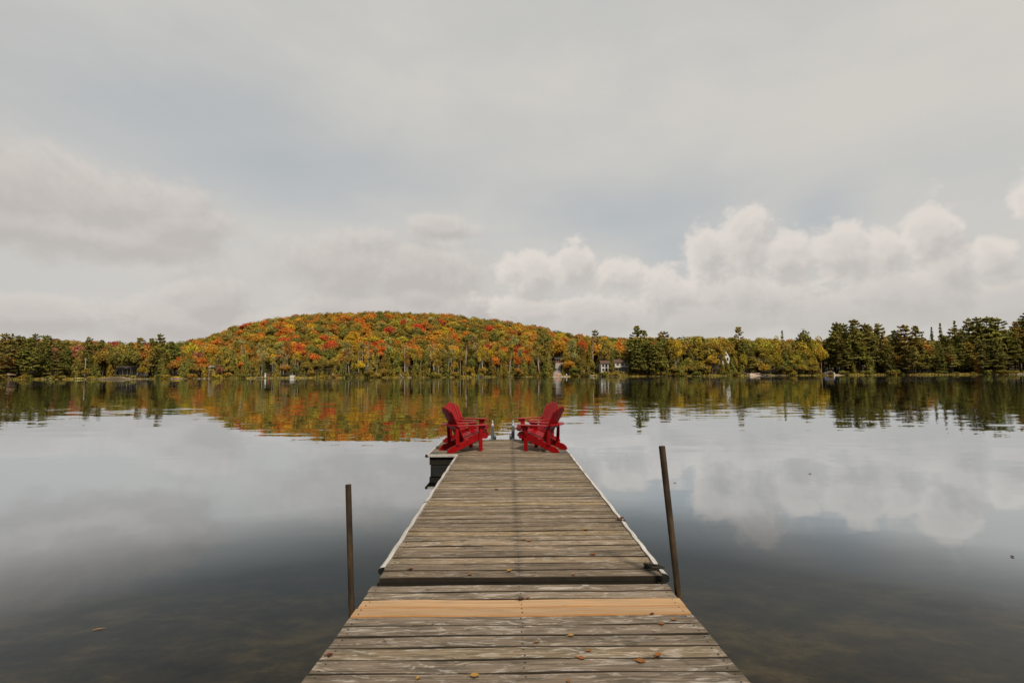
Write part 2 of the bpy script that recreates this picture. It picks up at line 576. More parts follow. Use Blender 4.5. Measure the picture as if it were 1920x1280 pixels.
# added unseen dark sky behind and left of the viewer, deepens the chairs' shade
added_dim = g.m('MULTIPLY', g.ss(g.m('ADD', g.m('MULTIPLY', dx, -0.75), g.m('MULTIPLY', dy, -0.66)), 0.0, 0.75), g.ss(dz, 0.95, 0.6))
col = g.mix(g.m('MULTIPLY', added_dim, 0.75), col, (.14, .14, .145))
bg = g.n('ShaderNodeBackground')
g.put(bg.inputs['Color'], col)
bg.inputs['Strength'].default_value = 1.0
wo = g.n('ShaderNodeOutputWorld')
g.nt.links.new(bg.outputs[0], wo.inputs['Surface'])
w.cycles.sampling_method = 'MANUAL'
w.cycles.sample_map_resolution = 512

sd = bpy.data.lights.new('sun', 'SUN')
sd.energy = 4.1
sd.angle = R(6)
sd.color = (1.0, 0.88, 0.72)
so = link(bpy.data.objects.new('sun', sd))
so.rotation_euler = (-SUN_TO).to_track_quat('-Z', 'Y').to_euler()
so.location = (20, -30, 40)

scene.view_settings.view_transform = 'Standard'
scene.view_settings.look = 'None'
scene.view_settings.exposure = 0.0
scene.view_settings.gamma = 1.0
scene.render.engine = 'CYCLES'
scene.cycles.max_bounces = 8
scene.cycles.diffuse_bounces = 2
scene.cycles.glossy_bounces = 3
scene.cycles.transparent_max_bounces = 8
scene.cycles.caustics_reflective = False
scene.cycles.caustics_refractive = False
scene.cycles.use_denoising = True

# ------------------------------------------------------------------ terrain
SHORE = 250.0
CREST = [(-900, 636), (0, 639), (110, 640), (200, 644), (330, 645), (390, 634), (440, 615), (500, 601), (560, 593), (640, 588), (740, 585), (840, 591),
         (920, 600), (1000, 611), (1050, 624), (1100, 632), (1180, 636), (1300, 634), (1420, 636), (1540, 640), (1700, 640), (1920, 640), (2900, 636)]
CX = np.array([c[0] for c in CREST], float)
CY = np.array([c[1] for c in CREST], float)
YC = 545.0
PADS = []                        # level places for the cottages: x, y, z, radius


def crest_h(u):
    px = 954 + FPX * u
    py = np.interp(px, CX, CY)
    hor = 699.5 - (px - 960) * math.tan(ROLL)
    return np.maximum((hor - py) / FPX * YC + CAMZ - 11.5, 6.0)


def sm(t):
    t = np.clip(t, 0, 1)
    return t * t * (3 - 2 * t)


def shore_y(x):
    return SHORE + 2.2 * np.sin(x * 0.045 + 0.6) + 1.3 * np.sin(x * 0.13 + 2.0) + 0.5 * np.sin(x * 0.41)


def terrain(x, y):
    x, y = np.asarray(x, float), np.asarray(y, float)
    d = y - shore_y(x)
    u = x / np.maximum(y, 1)
    h = crest_h(u)
    t = (y - 262) / (YC - 262)
    z = np.where(d < 0, d * 0.09, 0.04 + 0.42 * sm(d / 3.0) + 1.1 * sm((d - 5) / 15))
    up = sm(t) * 0.55 + 0.45 * np.clip(t, 0, 1)
    back = np.clip((y - YC) / 250, 0, 1)
    z = z + h * up * (1 - 0.5 * back)
    for px_, py_, pz_, pr_ in PADS:
        k = sm(1.6 - np.hypot(x - px_, (y - py_)) / pr_)
        z = z * (1 - k) + pz_ * k
    return z


def tz(x, y):
    return float(terrain(x, y))


def pad(px, py, Y, r):
    p = at(px, py, Y)
    PADS.append((p.x, p.y, p.z, r))
    return p


P_RED = pad(1049, 682, 290, 6)
P_WHITE = pad(1155, 696.5, 262, 8)
P_GABLE = pad(1362, 690, 270, 8)
P_LEFT = pad(238, 704, 258, 8)


def grid_mesh(name, xs, ys, zf, mat, kind):
    X, Y = np.meshgrid(xs, ys)
    Z = zf(X, Y)
    v = np.stack([X.ravel(), Y.ravel(), Z.ravel()], 1)
    nx, ny = len(xs), len(ys)
    i = (np.arange(ny - 1)[:, None] * nx + np.arange(nx - 1)[None]).ravel()
    f = np.stack([i, i + 1, i + 1 + nx, i + nx], 1)
    me = bpy.data.meshes.new(name)
    me.from_pydata(v.tolist(), [], f.tolist())
    me.materials.append(mat)
    me.polygons.foreach_set('use_smooth', [True] * len(me.polygons))
    o = link(bpy.data.objects.new(name, me))
    tag(o, kind=kind)
    return o


grid_mesh('terrain', np.concatenate([np.arange(-1500, -420, 60), np.arange(-420, 420, 2.5), np.arange(420, 1501, 60)]),
          np.concatenate([np.arange(244, 275, 0.75), np.arange(275, 560, 6), np.arange(560, 1400, 70)]), terrain, M['ground'], 'structure')


def bedz(x, y):
    near = -0.55 - 0.16 * np.clip(y + 1, 0, 14) - 0.004 * np.clip(y - 14, 0, 200)
    bank = 0.18 * np.clip(-2.5 - y, 0, 40)
    return near + bank + 0.05 * np.sin(x * 1.3 + y * 0.7) * np.cos(y * 1.1)


grid_mesh('lakebed', np.concatenate([np.arange(-900, -40, 50), np.arange(-40, 40, 1.0), np.arange(40, 901, 50)]),
          np.concatenate([np.arange(-40, 30, 1.0), np.arange(30, 241, 15), [252.0]]), bedz, M['lakebed'], 'structure')
wb = MB()
wb.add([(-1500, -60, 0), (1500, -60, 0), (1500, 254, 0), (-1500, 254, 0)], [(0, 1, 2, 3)])
tag(wb.build('water', M['water']), kind='structure')

# ------------------------------------------------------------------ trees
def quads(c, nrm, sw, sh, tint):
    """leaf-sized faces at centres c with normals nrm"""
    n = len(c)
    nrm = nrm / np.maximum(np.linalg.norm(nrm, axis=1, keepdims=True), 1e-6)
    r = nrg.normal(size=(n, 3))
    a = np.cross(nrm, r)
    a /= np.maximum(np.linalg.norm(a, axis=1, keepdims=True), 1e-6)
    b = np.cross(nrm, a)
    a = a * (sw * nrg.uniform(.7, 1.3, n))[:, None]
    b = b * (sh * nrg.uniform(.7, 1.3, n))[:, None]
    v = np.stack([c - a - b * .35, c + a * .3 - b, c + a + b * .3, c - a * .25 + b], 1)
    return v.reshape(-1, 3), tint


def leaf_mesh(name, parts):
    v = np.concatenate([p[0] for p in parts])
    t = np.concatenate([p[1] for p in parts])
    n = len(v) // 4
    me = bpy.data.meshes.new(name)
    me.vertices.add(4 * n)
    me.vertices.foreach_set('co', v.astype(np.float32).ravel())
    me.loops.add(4 * n)
    me.loops.foreach_set('vertex_index', np.arange(4 * n, dtype=np.int32))
    me.polygons.add(n)
    me.polygons.foreach_set('loop_start', np.arange(0, 4 * n, 4, dtype=np.int32))
    me.polygons.foreach_set('loop_total', np.full(n, 4, np.int32))
    me.update(calc_edges=True)
    a = me.attributes.new('tint', 'FLOAT_COLOR', 'FACE')
    tt = np.ones((n, 4), np.float32)
    tt[:, :3] = t
    a.data.foreach_set('color', tt.ravel())
    me.materials.append(M['foliage'])
    return me, v, t


def vary(n, lo, hi, hue=0.12):
    k = nrg.uniform(lo, hi, (n, 1))
    return np.clip(k * (1 + nrg.uniform(-hue, hue, (n, 3))), 0, 3)


def unit(n):
    d = nrg.normal(size=(n, 3))
    return d / np.linalg.norm(d, axis=1, keepdims=True)


def clump(c, rad, n, s, out=None, tone=1.0):
    d = unit(n)
    rr = nrg.uniform(.55, 1.0, (n, 1)) ** 0.6
    p = np.array(c) + d * rr * np.array(rad)
    nr = d + 0.75 * nrg.normal(size=(n, 3)) + np.array([0, 0, .25])
    return quads(p, nr, s, s * .8, vary(n, .62 * tone, 1.3 * tone))


# every prototype is 1 unit... built at a nominal height and scaled per tree
def proto_pine(k):
    H = 24.0
    parts, tr = [], MB()
    lean = nrg.uniform(-.5, .5, 2)
    ax = lambda z: np.array([lean[0] * (z / H) ** 2, lean[1] * (z / H) ** 2, z])
    tr.tube([ax(z) for z in (0, 4, 10, 17, H - .6)], [.38, .33, .26, .15, .04], 7)
    z = H * (.16 + .06 * k)
    while z < H - .4:
        t = z / H
        prof = 6.6 * (1 - max(0, (t - .22)) / .80) ** .58 * (0.66 + .34 * min(1, t / .34))
        m = rng.randint(3, 6)
        a0 = rng.uniform(0, 6.28)
        for i in range(m):
            L = prof * rng.uniform(.45, 1.22)
            a = a0 + 6.28 * i / m + rng.uniform(-.5, .5)
            rise = rng.uniform(-.05, .22) + .35 * t ** 3
            dirv_ = np.array([math.cos(a), math.sin(a), rise])
            b0 = ax(z)
            tr.tube([b0, b0 + dirv_ * L * .85], [.07, .02], 3, cap=False)
            n = int(9 + 8 * L)
            s_ = nrg.uniform(.30, 1.0, n) ** .8
            side = np.array([-math.sin(a), math.cos(a), 0])
            wid = .42 * L * (1.08 - s_) + .22
            p = b0 + dirv_ * (L * s_)[:, None] + side * (nrg.uniform(-1, 1, n) * wid)[:, None] + np.array([0, 0, 1]) * (nrg.normal(size=n) * .12 + .25 * s_ ** 2)[:, None]
            nr = np.array([dirv_[0] * .45, dirv_[1] * .45, .9]) + .45 * nrg.normal(size=(n, 3))
            parts.append(quads(p, nr, .56, .32, vary(n, .55, 1.35)))
        z += rng.uniform(1.15, 1.95) * (1.15 - .45 * t)
    parts.append(clump(ax(H - .5), (.5, .5, .8), 22, .3))
    return parts, tr, H, 5.0


def proto_cedar(k):
    H = 14.0
    parts, tr = [], MB()
    tr.tube([(0, 0, 0), (0, 0, H * .5), (0, 0, H - .4)], [.22, .14, .03], 6)
    n = 1150
    t = nrg.uniform(.03, 1.0, n) ** 1.15
    a = nrg.uniform(0, 6.283, n)
    lob = 1 + .22 * np.sin(3 * a + 9 * t + k) + .2 * np.sin(5 * a - 14 * t + 2 * k)
    rad = (2.35 + .25 * k) * (1 - t) ** .72 * (.55 + .45 * np.minimum(1, t / .14)) * lob * nrg.uniform(.55, 1.05, n)
    p = np.stack([rad * np.cos(a), rad * np.sin(a), t * H], 1)
    nr = np.stack([np.cos(a), np.sin(a), np.full(n, .45)], 1) + .6 * nrg.normal(size=(n, 3))
    parts.append(quads(p, nr, .34, .48, vary(n, .6, 1.3)))
    return parts, tr, H, 2.1


def proto_spruce(k):
    H = 18.0
    parts, tr = [], MB()
    tr.tube([(0, 0, 0), (0, 0, H * .5), (0, 0, H - .3)], [.25, .16, .03], 6)
    z = 1.0
    while z < H - .3:
        t = z / H
        prof = 3.0 * (1 - t) ** .9 + .12
        for i in range(rng.randint(5, 7)):
            a = rng.uniform(0, 6.28)
            L = prof * rng.uniform(.65, 1.1)
            dv = np.array([math.cos(a), math.sin(a), -.28])
            n = int(6 + 7 * L)
            s_ = nrg.uniform(.2, 1, n)
            side = np.array([-math.sin(a), math.cos(a), 0])
            p = np.array([0, 0, z]) + dv * (L * s_)[:, None] + side * (nrg.uniform(-1, 1, n) * .35 * L * (1.1 - s_))[:, None] - np.array([0, 0, 1]) * (nrg.uniform(0, .3, n))[:, None]
            parts.append(quads(p, np.array([dv[0] * .5, dv[1] * .5, .8]) + .5 * nrg.normal(size=(n, 3)), .36, .24, vary(n, .55, 1.3)))
        z += rng.uniform(.6, .9)
    return parts, tr, H, 2.6


def proto_birch(k):
    H = 16.0
    parts, tr = [], MB()
    stems = 1 + (k % 3)
    tips = []
    for s_ in range(stems):
        a = rng.uniform(0, 6.28)
        l = rng.uniform(.3, 1.9) if stems > 1 else rng.uniform(0, .6)
        top = H * rng.uniform(.86, 1)
        P_ = lambda t: np.array([math.cos(a) * l * t ** 1.3, math.sin(a) * l * t ** 1.3, top * t])
        tr.tube([P_(t) for t in (0, .25, .5, .75, .97)], [.15, .13, .11, .07, .02], 6)
        for j in range(7):
            t = rng.uniform(.42, .97)
            b = rng.uniform(0, 6.28)
            L = (1.25 - t) * rng.uniform(1.6, 3.3)
            e = P_(t) + np.array([math.cos(b) * L * .75, math.sin(b) * L * .75, L * .8])
            e[2] = min(e[2], H)
            tr.tube([P_(t), e], [.06, .015], 4, cap=False)
            tips.append(e)
        tips.append(P_(.98))
    for e in tips:
        r = rng.uniform(.75, 1.35)
        parts.append(clump(e, (r, r, r * 1.25), int(60 * r / (1 + .25 * (stems - 1))), .27, tone=rng.uniform(.8, 1.15)))
    return parts, tr, H, 2.4


def proto_maple(k):
    H = 13.0
    parts, tr = [], MB()
    tr.tube([(0, 0, 0), (0.1, 0, 3), (.2, .1, 7)], [.30, .24, .12], 6)
    W = 4.3 + .3 * k
    for j in range(20 + 2 * k):
        d = unit(1)[0]
        d[2] = abs(d[2]) * 1.0 - .30
        rr = rng.uniform(.55, .95)
        c = np.array([d[0] * W * .78 * rr, d[1] * W * .78 * rr, 7.4 + d[2] * 4.6 * rr])
        tr.tube([(.15, .05, rng.uniform(3, 6)), c], [.09, .02], 3, cap=False)
        r = rng.uniform(1.0, 1.75)
        parts.append(clump(c, (r, r, r * .85), int(36 * r * r), .36, tone=rng.uniform(.80, 1.16)))
    parts.append(clump((0, 0, 9.0), (W * .62, W * .62, 3.3), 170, .40))
    return parts, tr, H, 4.3


def proto_shrub(k):
    H = 2.4
    parts, tr = [], MB()
    tr.tube([(0, 0, 0), (0.1, 0, 1.2)], [.05, .03], 5)
    for j in range(7):
        parts.append(clump((rng.uniform(-1.1, 1.1), rng.uniform(-1.1, 1.1), rng.uniform(.5, 1.8)), (.8, .8, .65), 55, .2, tone=rng.uniform(.8, 1.2)))
    return parts, tr, H, 1.7


def proto_bare(k):
    H = 14.0
    tr = MB()
    tips = []
    tr.tube([(0, 0, 0), (.15, 0, 5), (.1, .2, 9), (.3, .1, H)], [.2, .17, .12, .03], 6)
    parts = []
    for j in range(16):
        t = rng.uniform(.4, .95)
        a = rng.uniform(0, 6.28)
        L = rng.uniform(1, 2.6) * (1.2 - t * .6)
        b0 = np.array([.15, .05, H * t])
        e = b0 + np.array([math.cos(a) * L * .7, math.sin(a) * L * .7, L])
        tr.tube([b0, e], [.06, .015], 4, cap=False)
        parts.append(clump(e, (.5, .5, .5), 12, .22))
    return parts, tr, H, 2.0


PROTO = {}
for kind, fn, nv, bark in (('pine', proto_pine, 4, 'bark'), ('cedar', proto_cedar, 4, 'bark'), ('spruce', proto_spruce, 3, 'bark'), ('birch', proto_birch, 6, 'birchbark'),
                           ('maple', proto_maple, 5, 'bark'), ('shrub', proto_shrub, 3, 'bark'), ('bare', proto_bare, 2, 'birchbark')):
    L_ = []
    for k in range(nv):
        parts, tr, H, W = fn(k)
        me, v, t = leaf_mesh(kind + '_crown', parts)
        L_.append((me, tr.mesh(kind + '_trunk', [M[bark]]), H, W, v, t))
    PROTO[kind] = L_

NAMES = {'pine': ('white_pine', 'pine tree'), 'cedar': ('cedar_tree', 'cedar tree'), 'spruce': ('spruce_tree', 'spruce tree'), 'birch': ('birch_tree', 'birch tree'),
         'maple': ('broadleaf_tree', 'broadleaf tree'), 'shrub': ('shrub', 'shrub'), 'bare': ('bare_tree', 'bare tree')}
# colours a tree can have: word -> linear base colour
C = {'orange': (0.570, 0.204, 0.038), 'golden orange': (0.570, 0.311, 0.043), 'scarlet': (0.558, 0.114, 0.042), 'dark red': (0.384, 0.078, 0.042), 'dusky red': (0.384, 0.144, 0.094),
     'rust brown': (0.432, 0.228, 0.050), 'yellow': (0.576, 0.408, 0.044), 'yellow green': (0.426, 0.322, 0.050), 'olive': (0.330, 0.248, 0.055), 'green': (0.218, 0.205, 0.050),
     'deep green': (0.271, 0.247, 0.061), 'blackish green': (0.199, 0.186, 0.052), 'pale green': (0.384, 0.335, 0.116), 'brownish green': (0.312, 0.228, 0.046)}

trees = []                       # dicts: kind, x, y, h, wscale, colour word


def shoreline_gap(px):           # clearings on the far bank
    return any(a < px < b for a, b in ((200, 286), (326, 394), (478, 556), (1036, 1066), (1108, 1131), (1396, 1432), (1560, 1580)))


def add_tree(kind, px, top, Y, colour, w=1.0, hmin=1.5):
    p = at(px, top, Y)
    Y = Y + float(shore_y(p.x)) - 250.0
    p = at(px, top, Y)
    z0 = tz(p.x, Y)
    h = p.z - z0
    if h < hmin:
        return
    trees.append(dict(kind=kind, x=p.x, y=Y, z=z0, h=h, w=w, c=colour))


FRONT = [(-150, 625), (0, 630), (60, 632), (120, 640), (160, 646), (230, 648), (262, 634), (312, 634), (340, 655), (420, 668), (500, 662), (600, 664), (700, 658), (760, 644),
         (900, 648), (1000, 648), (1040, 656), (1100, 642), (1165, 648), (1190, 622), (1230, 626), (1260, 632), (1330, 634), (1380, 636), (1420, 636), (1500, 632), (1545, 644),
         (1570, 612), (1640, 610), (1660, 630), (1700, 628), (1760, 636), (1800, 624), (1850, 610), (1890, 614), (1920, 604), (2080, 600)]
FX = [a for a, b in FRONT]
FY = [b for a, b in FRONT]


def wheel(*pairs):
    t = rng.uniform(0, sum(p[1] for p in pairs))
    for v, wt in pairs:
        t -= wt
        if t <= 0:
            return v
    return pairs[-1][0]


PINEC = (('deep green', 5), ('blackish green', 3), ('green', 2))
DARKC = (('blackish green', 2), ('deep green', 4), ('green', 2), ('olive', 1))


def pick(px, row):
    if px < 160:
        k = wheel(('pine', 6), ('spruce', 1.2), ('cedar', 2), ('maple', 1))
        return k, {'pine': wheel(*PINEC), 'spruce': 'deep green', 'cedar': wheel(('deep green', 2), ('olive', 2)), 'maple': wheel(('brownish green', 2), ('rust brown', 1), ('dusky red', 1))}[k]
    if px < 330:
        k = wheel(('pine', 4), ('maple', 4), ('cedar', 2.5))
        return k, {'pine': wheel(*PINEC), 'cedar': wheel(('deep green', 2), ('green', 2)), 'maple': wheel(('olive', 3), ('green', 2), ('rust brown', 1.4), ('brownish green', 2))}[k]
    if px < 430:
        k = wheel(('maple', 4), ('cedar', 3), ('birch', 2))
        return k, {'cedar': wheel(('deep green', 2), ('olive', 2)), 'birch': 'yellow green', 'maple': wheel(('golden orange', 2), ('orange', 2), ('yellow', 1), ('dusky red', 1), ('olive', 3))}[k]
    if px < 1030:
        if row <= 1:
            k = wheel(('cedar', 6), ('spruce', .7), ('birch', 1.6), ('maple', 1.0))
        else:
            k = wheel(('birch', 4.2), ('maple', 4.2), ('bare', .6), ('cedar', 1.0))
        return k, {'cedar': wheel(('deep green', 3), ('green', 3), ('brownish green', 3), ('olive', 3), ('yellow green', 1)), 'spruce': 'deep green',
                   'birch': wheel(('yellow green', 4), ('pale green', 3), ('yellow', 1.2), ('olive', 3)), 'bare': 'rust brown',
                   'maple': wheel(('olive', 4), ('yellow green', 2), ('orange', .8), ('rust brown', 1), ('green', 2))}[k]
    if px < 1170:
        k = wheel(('cedar', 3), ('birch', 3), ('maple', 3))
        return k, {'cedar': wheel(('deep green', 3), ('green', 2), ('brownish green', 2)), 'birch': wheel(('olive', 2), ('pale green', 2), ('yellow green', 1)),
                   'maple': wheel(('olive', 3), ('green', 3), ('rust brown', 1.5), ('golden orange', 1))}[k]
    if px < 1245:
        k = wheel(('pine', 5), ('maple', 2), ('cedar', 2))
        return k, {'pine': wheel(*PINEC), 'cedar': 'deep green', 'maple': 'green'}[k]
    if px < 1420:
        k = wheel(('maple', 4), ('cedar', 2.5), ('spruce', 1), ('birch', 2), ('pine', 1))
        return k, {'pine': 'deep green', 'spruce': 'deep green', 'cedar': wheel(('deep green', 2), ('brownish green', 2), ('green', 2)), 'birch': wheel(('yellow green', 2), ('yellow', 1)),
                   'maple': wheel(('yellow green', 3), ('olive', 4), ('green', 2))}[k]
    if px < 1550:
        k = wheel(('maple', 6), ('birch', 1.5), ('cedar', 1))
        return k, {'cedar': 'green', 'birch': 'yellow green', 'maple': wheel(('yellow green', 4), ('olive', 4), ('green', 2), ('yellow', .6))}[k]
    if row >= 3 and rng.random() < .55:
        return 'maple', wheel(('green', 3), ('deep green', 3), ('olive', 2))
    k = wheel(('pine', 7), ('cedar', 1.6), ('spruce', 1), ('maple', .5))
    return k, {'pine': wheel(*DARKC), 'spruce': 'blackish green', 'cedar': wheel(('deep green', 2), ('blackish green', 2)), 'maple': wheel(('rust brown', 2), ('brownish green', 2))}[k]


# trees one can pick out in the photograph
for kind, px, top, Y, colour, wd in [
        ('pine', 10, 624, 259, 'deep green', 1.0), ('pine', 38, 628, 262, 'blackish green', .9), ('pine', 54, 632, 258, 'deep green', 1.05), ('spruce', 90, 634, 260, 'deep green', 1.1), ('pine', 122, 640, 264, 'deep green', 1.),
        ('pine', 166, 631, 272, 'deep green', .9), ('pine', 192, 636, 280, 'green', .7), ('maple', 195, 648, 263, 'brownish green', .9), ('maple', 232, 638, 274, 'olive', 1.1),
        ('pine', 266, 632, 266, 'deep green', 1.0), ('pine', 302, 625, 268, 'green', .8), ('pine', 285, 633, 274, 'deep green', .9), ('maple', 218, 650, 254, 'green', .7), ('maple', 247, 648, 254.5, 'deep green', .8), ('maple', 268, 684, 252.5, 'yellow green', 1.), ('cedar', 208, 672, 253, 'brownish green', 1.), ('cedar', 402, 676, 253, 'olive', 1.1), ('cedar', 384, 680, 253, 'yellow green', 1.), ('cedar', 342, 668, 256, 'deep green', 1.),
        ('maple', 376, 655, 275, 'dusky red', .85), ('maple', 360, 638, 310, 'yellow', .9), ('maple', 395, 640, 305, 'golden orange', 1.), ('cedar', 352, 672, 257, 'deep green', 1.1),
        ('cedar', 437, 658, 262, 'deep green', 1.2), ('cedar', 462, 668, 258, 'deep green', 1.2), ('cedar', 482, 676, 256, 'olive', 1.1), ('cedar', 455, 684, 253.5, 'brownish green', 1.6),
        ('birch', 497, 642, 268, 'pale green', 1.), ('birch', 527, 640, 272, 'pale green', 1.), ('birch', 540, 636, 278, 'rust brown', 1.), ('maple', 562, 638, 300, 'scarlet', .62), ('maple', 614, 636, 298, 'scarlet', .72),
        ('maple', 650, 645, 290, 'scarlet', .6), ('maple', 676, 672, 254.5, 'yellow', .8), ('birch', 655, 640, 274, 'pale green', 1.1), ('birch', 680, 642, 277, 'pale green', 1.1), ('bare', 690, 640, 270, 'rust brown', 1.), ('birch', 730, 628, 282, 'pale green', 1.2),
        ('cedar', 744, 660, 256, 'deep green', 1.3), ('cedar', 720, 664, 258, 'brownish green', .9), ('birch', 765, 660, 254.5, 'rust brown', .8), ('birch', 776, 650, 263, 'yellow green', .8), ('maple', 812, 634, 290, 'orange', .62), ('birch', 808, 648, 262, 'pale green', 1.),
        ('birch', 815, 658, 256, 'yellow green', 1.), ('birch', 838, 640, 266, 'olive', 1.), ('birch', 873, 628, 264, 'green', 1.3), ('birch', 893, 630, 272, 'pale green', 1.2), ('birch', 899, 650, 254.5, 'yellow', .7), ('birch', 905, 640, 255.5, 'yellow green', .8),
        ('birch', 932, 640, 268, 'yellow green', 1.), ('birch', 955, 645, 258, 'yellow green', 1.1), ('cedar', 940, 680, 253.5, 'brownish green', .7), ('maple', 928, 614, 345, 'green', .8), ('maple', 964, 623, 320, 'pale green', .75), ('maple', 851, 617, 350, 'orange', .62),
        ('birch', 1010, 640, 262, 'olive', 1.1), ('maple', 1020, 609, 330, 'deep green', .8), ('maple', 1026, 634, 275, 'olive', .8), ('maple', 1050, 628, 303, 'golden orange', .8), ('cedar', 1028, 660, 258, 'deep green', 1.1),
        ('cedar', 1026, 680, 254, 'green', 1.), ('birch', 1072, 636, 262, 'pale green', 1.2), ('cedar', 1094, 646, 258, 'brownish green', .8), ('maple', 1092, 628, 300, 'scarlet', .5), ('pine', 1115, 618, 300, 'deep green', .8), ('bare', 1110, 632, 275, 'rust brown', 1.3), ('cedar', 1105, 645, 257, 'brownish green', .9),
        ('cedar', 1055, 690, 255, 'green', 1.5), ('birch', 1080, 690, 253.5, 'olive', 1.2),
        ('maple', 1135, 648, 268, 'olive', .8), ('cedar', 1147, 660, 256.5, 'deep green', 1.), ('maple', 1160, 632, 300, 'orange', .7), ('maple', 1170, 652, 272, 'rust brown', .5),
        ('pine', 1194, 612, 262, 'deep green', 1.12), ('pine', 1208, 618, 270, 'deep green', .9), ('pine', 1215, 640, 256, 'green', 1.1), ('pine', 1240, 621, 282, 'olive', .9), ('cedar', 1202, 676, 254, 'brownish green', 1.), ('birch', 1222, 668, 253.5, 'yellow', .55), ('pine', 1180, 650, 259, 'blackish green', .9),
        ('birch', 1255, 636, 262, 'yellow green', 1.3), ('birch', 1270, 640, 257, 'yellow', .8), ('maple', 1272, 628, 290, 'yellow green', .8), ('spruce', 1312, 640, 256.5, 'yellow green', 1.3), ('maple', 1315, 626, 285, 'olive', .9), ('birch', 1334, 642, 262, 'yellow green', .9), ('birch', 1347, 646, 259, 'yellow green', 1.1), ('cedar', 1377, 662, 258, 'olive', 1.3), ('birch', 1357, 656, 256, 'yellow green', .8), ('cedar', 1061, 670, 262, 'olive', 1.2),
        ('maple', 1338, 632, 320, 'scarlet', .6), ('pine', 1384, 611, 284, 'olive', .95), ('cedar', 1371, 668, 256, 'green', 1.3), ('cedar', 1352, 676, 255, 'green', 1.4), ('cedar', 1364, 680, 253.5, 'olive', 1.5), ('cedar', 1360, 672, 259, 'deep green', 1.), ('maple', 1393, 657, 257, 'yellow green', .55), ('cedar', 1356, 684, 254, 'brownish green', 1.), ('cedar', 1389, 682, 254.5, 'green', 1.5),
        ('maple', 1418, 632, 276, 'olive', .95), ('birch', 1433, 650, 259, 'yellow green', 1.15), ('maple', 1440, 630, 280, 'yellow green', 1.), ('maple', 1455, 656, 257, 'yellow green', .8), ('maple', 1478, 640, 264, 'olive', .8), ('spruce', 1466, 617, 290, 'deep green', .8), ('maple', 1505, 611, 268, 'green', .72), ('cedar', 1507, 660, 256, 'green', 1.2), ('cedar', 1493, 655, 258, 'green', .9),
        ('maple', 1532, 624, 285, 'yellow green', .8), ('maple', 1538, 646, 262, 'yellow', .55), ('cedar', 1528, 668, 257, 'olive', 1.2),
        ('pine', 1567, 603, 262, 'deep green', .85), ('pine', 1580, 606, 268, 'blackish green', .9), ('pine', 1603, 598, 260, 'green', 1.05), ('pine', 1620, 606, 265, 'deep green', .9), ('pine', 1648, 606, 272, 'deep green', .8), ('pine', 1678, 618, 264, 'blackish green', .8), ('pine', 1694, 608, 260, 'olive', 1.05), ('pine', 1716, 612, 258, 'green', 1.0), ('cedar', 1600, 678, 255, 'olive', 1.1),
        ('spruce', 1746, 610, 285, 'blackish green', .7), ('spruce', 1762, 603, 275, 'deep green', .75), ('spruce', 1789, 598, 266, 'blackish green', .8), ('maple', 1779, 656, 257, 'scarlet', .5), ('pine', 1784, 614, 270, 'olive', .8), ('pine', 1816, 596, 270, 'deep green', .8), ('pine', 1832, 594, 264, 'deep green', 1.), ('pine', 1847, 593, 262, 'green', 1.05), ('pine', 1872, 595, 259, 'deep green', 1.1), ('cedar', 1830, 660, 255.5, 'rust brown', .9),
        ('spruce', 1860, 646, 256, 'green', 1.), ('pine', 1903, 604, 258, 'olive', .8), ('pine', 1925, 588, 256, 'blackish green', 1.1), ('pine', 1955, 584, 257, 'deep green', 1.1)]:
    add_tree(kind, px, top, Y, colour, wd)
KEYN = len(trees)
HOUSES_PX = [(1040, 1058, 664, 300), (1124, 1182, 674, 262), (1342, 1382, 655, 272), (214, 260, 684, 258), (388, 400, 678, 255)]


def hides_house(px, top, Y, wpx):
    return any(a - wpx < px < b + wpx and Y < yy + 3 for a, b, t, yy in HOUSES_PX)


# rows of the shore wood between and behind them
for row, (Y0, step, frac) in enumerate([(251.6, 2.9, .33), (257.5, 5.2, .62), (265, 5.6, .86), (274, 6.0, 1.0), (284, 7.0, 1.08)]):
    x = -312.0
    while x < 312:
        x += step * rng.uniform(.65, 1.35)
        Y = Y0 + rng.uniform(-1.6, 2.6)
        px, _ = proj((x, Y, 2))
        Ys = Y + float(shore_y(x)) - 250
        base = proj((x, Ys, tz(x, Ys)))[1]
        fy = np.interp(px, FX, FY)
        kind, colour = pick(px, row)
        if row == 0 and (shoreline_gap(px) or px > 1545 and rng.random() < .6 or px < 330 and rng.random() < .5):
            continue
        if row <= 1 and 1540 < px < 1560:
            continue
        fr = frac * rng.uniform(.78, 1.08)
        if kind in ('pine', 'spruce') and row < 2: fr = max(fr, .75)
        if px > 1240 and row >= 2: fr = max(fr, rng.uniform(.92, 1.06))
        top = base - (base - fy) * min(fr, 1.12)
        if hides_house(px, top, Y, 5):
            continue
        if kind == 'cedar' and base - top > 52: top = base - 52 * rng.uniform(.8, 1)
        add_tree(kind, px, top, Y, colour, rng.uniform(1.0, 1.7) if kind == 'cedar' else rng.uniform(.85, 1.25))

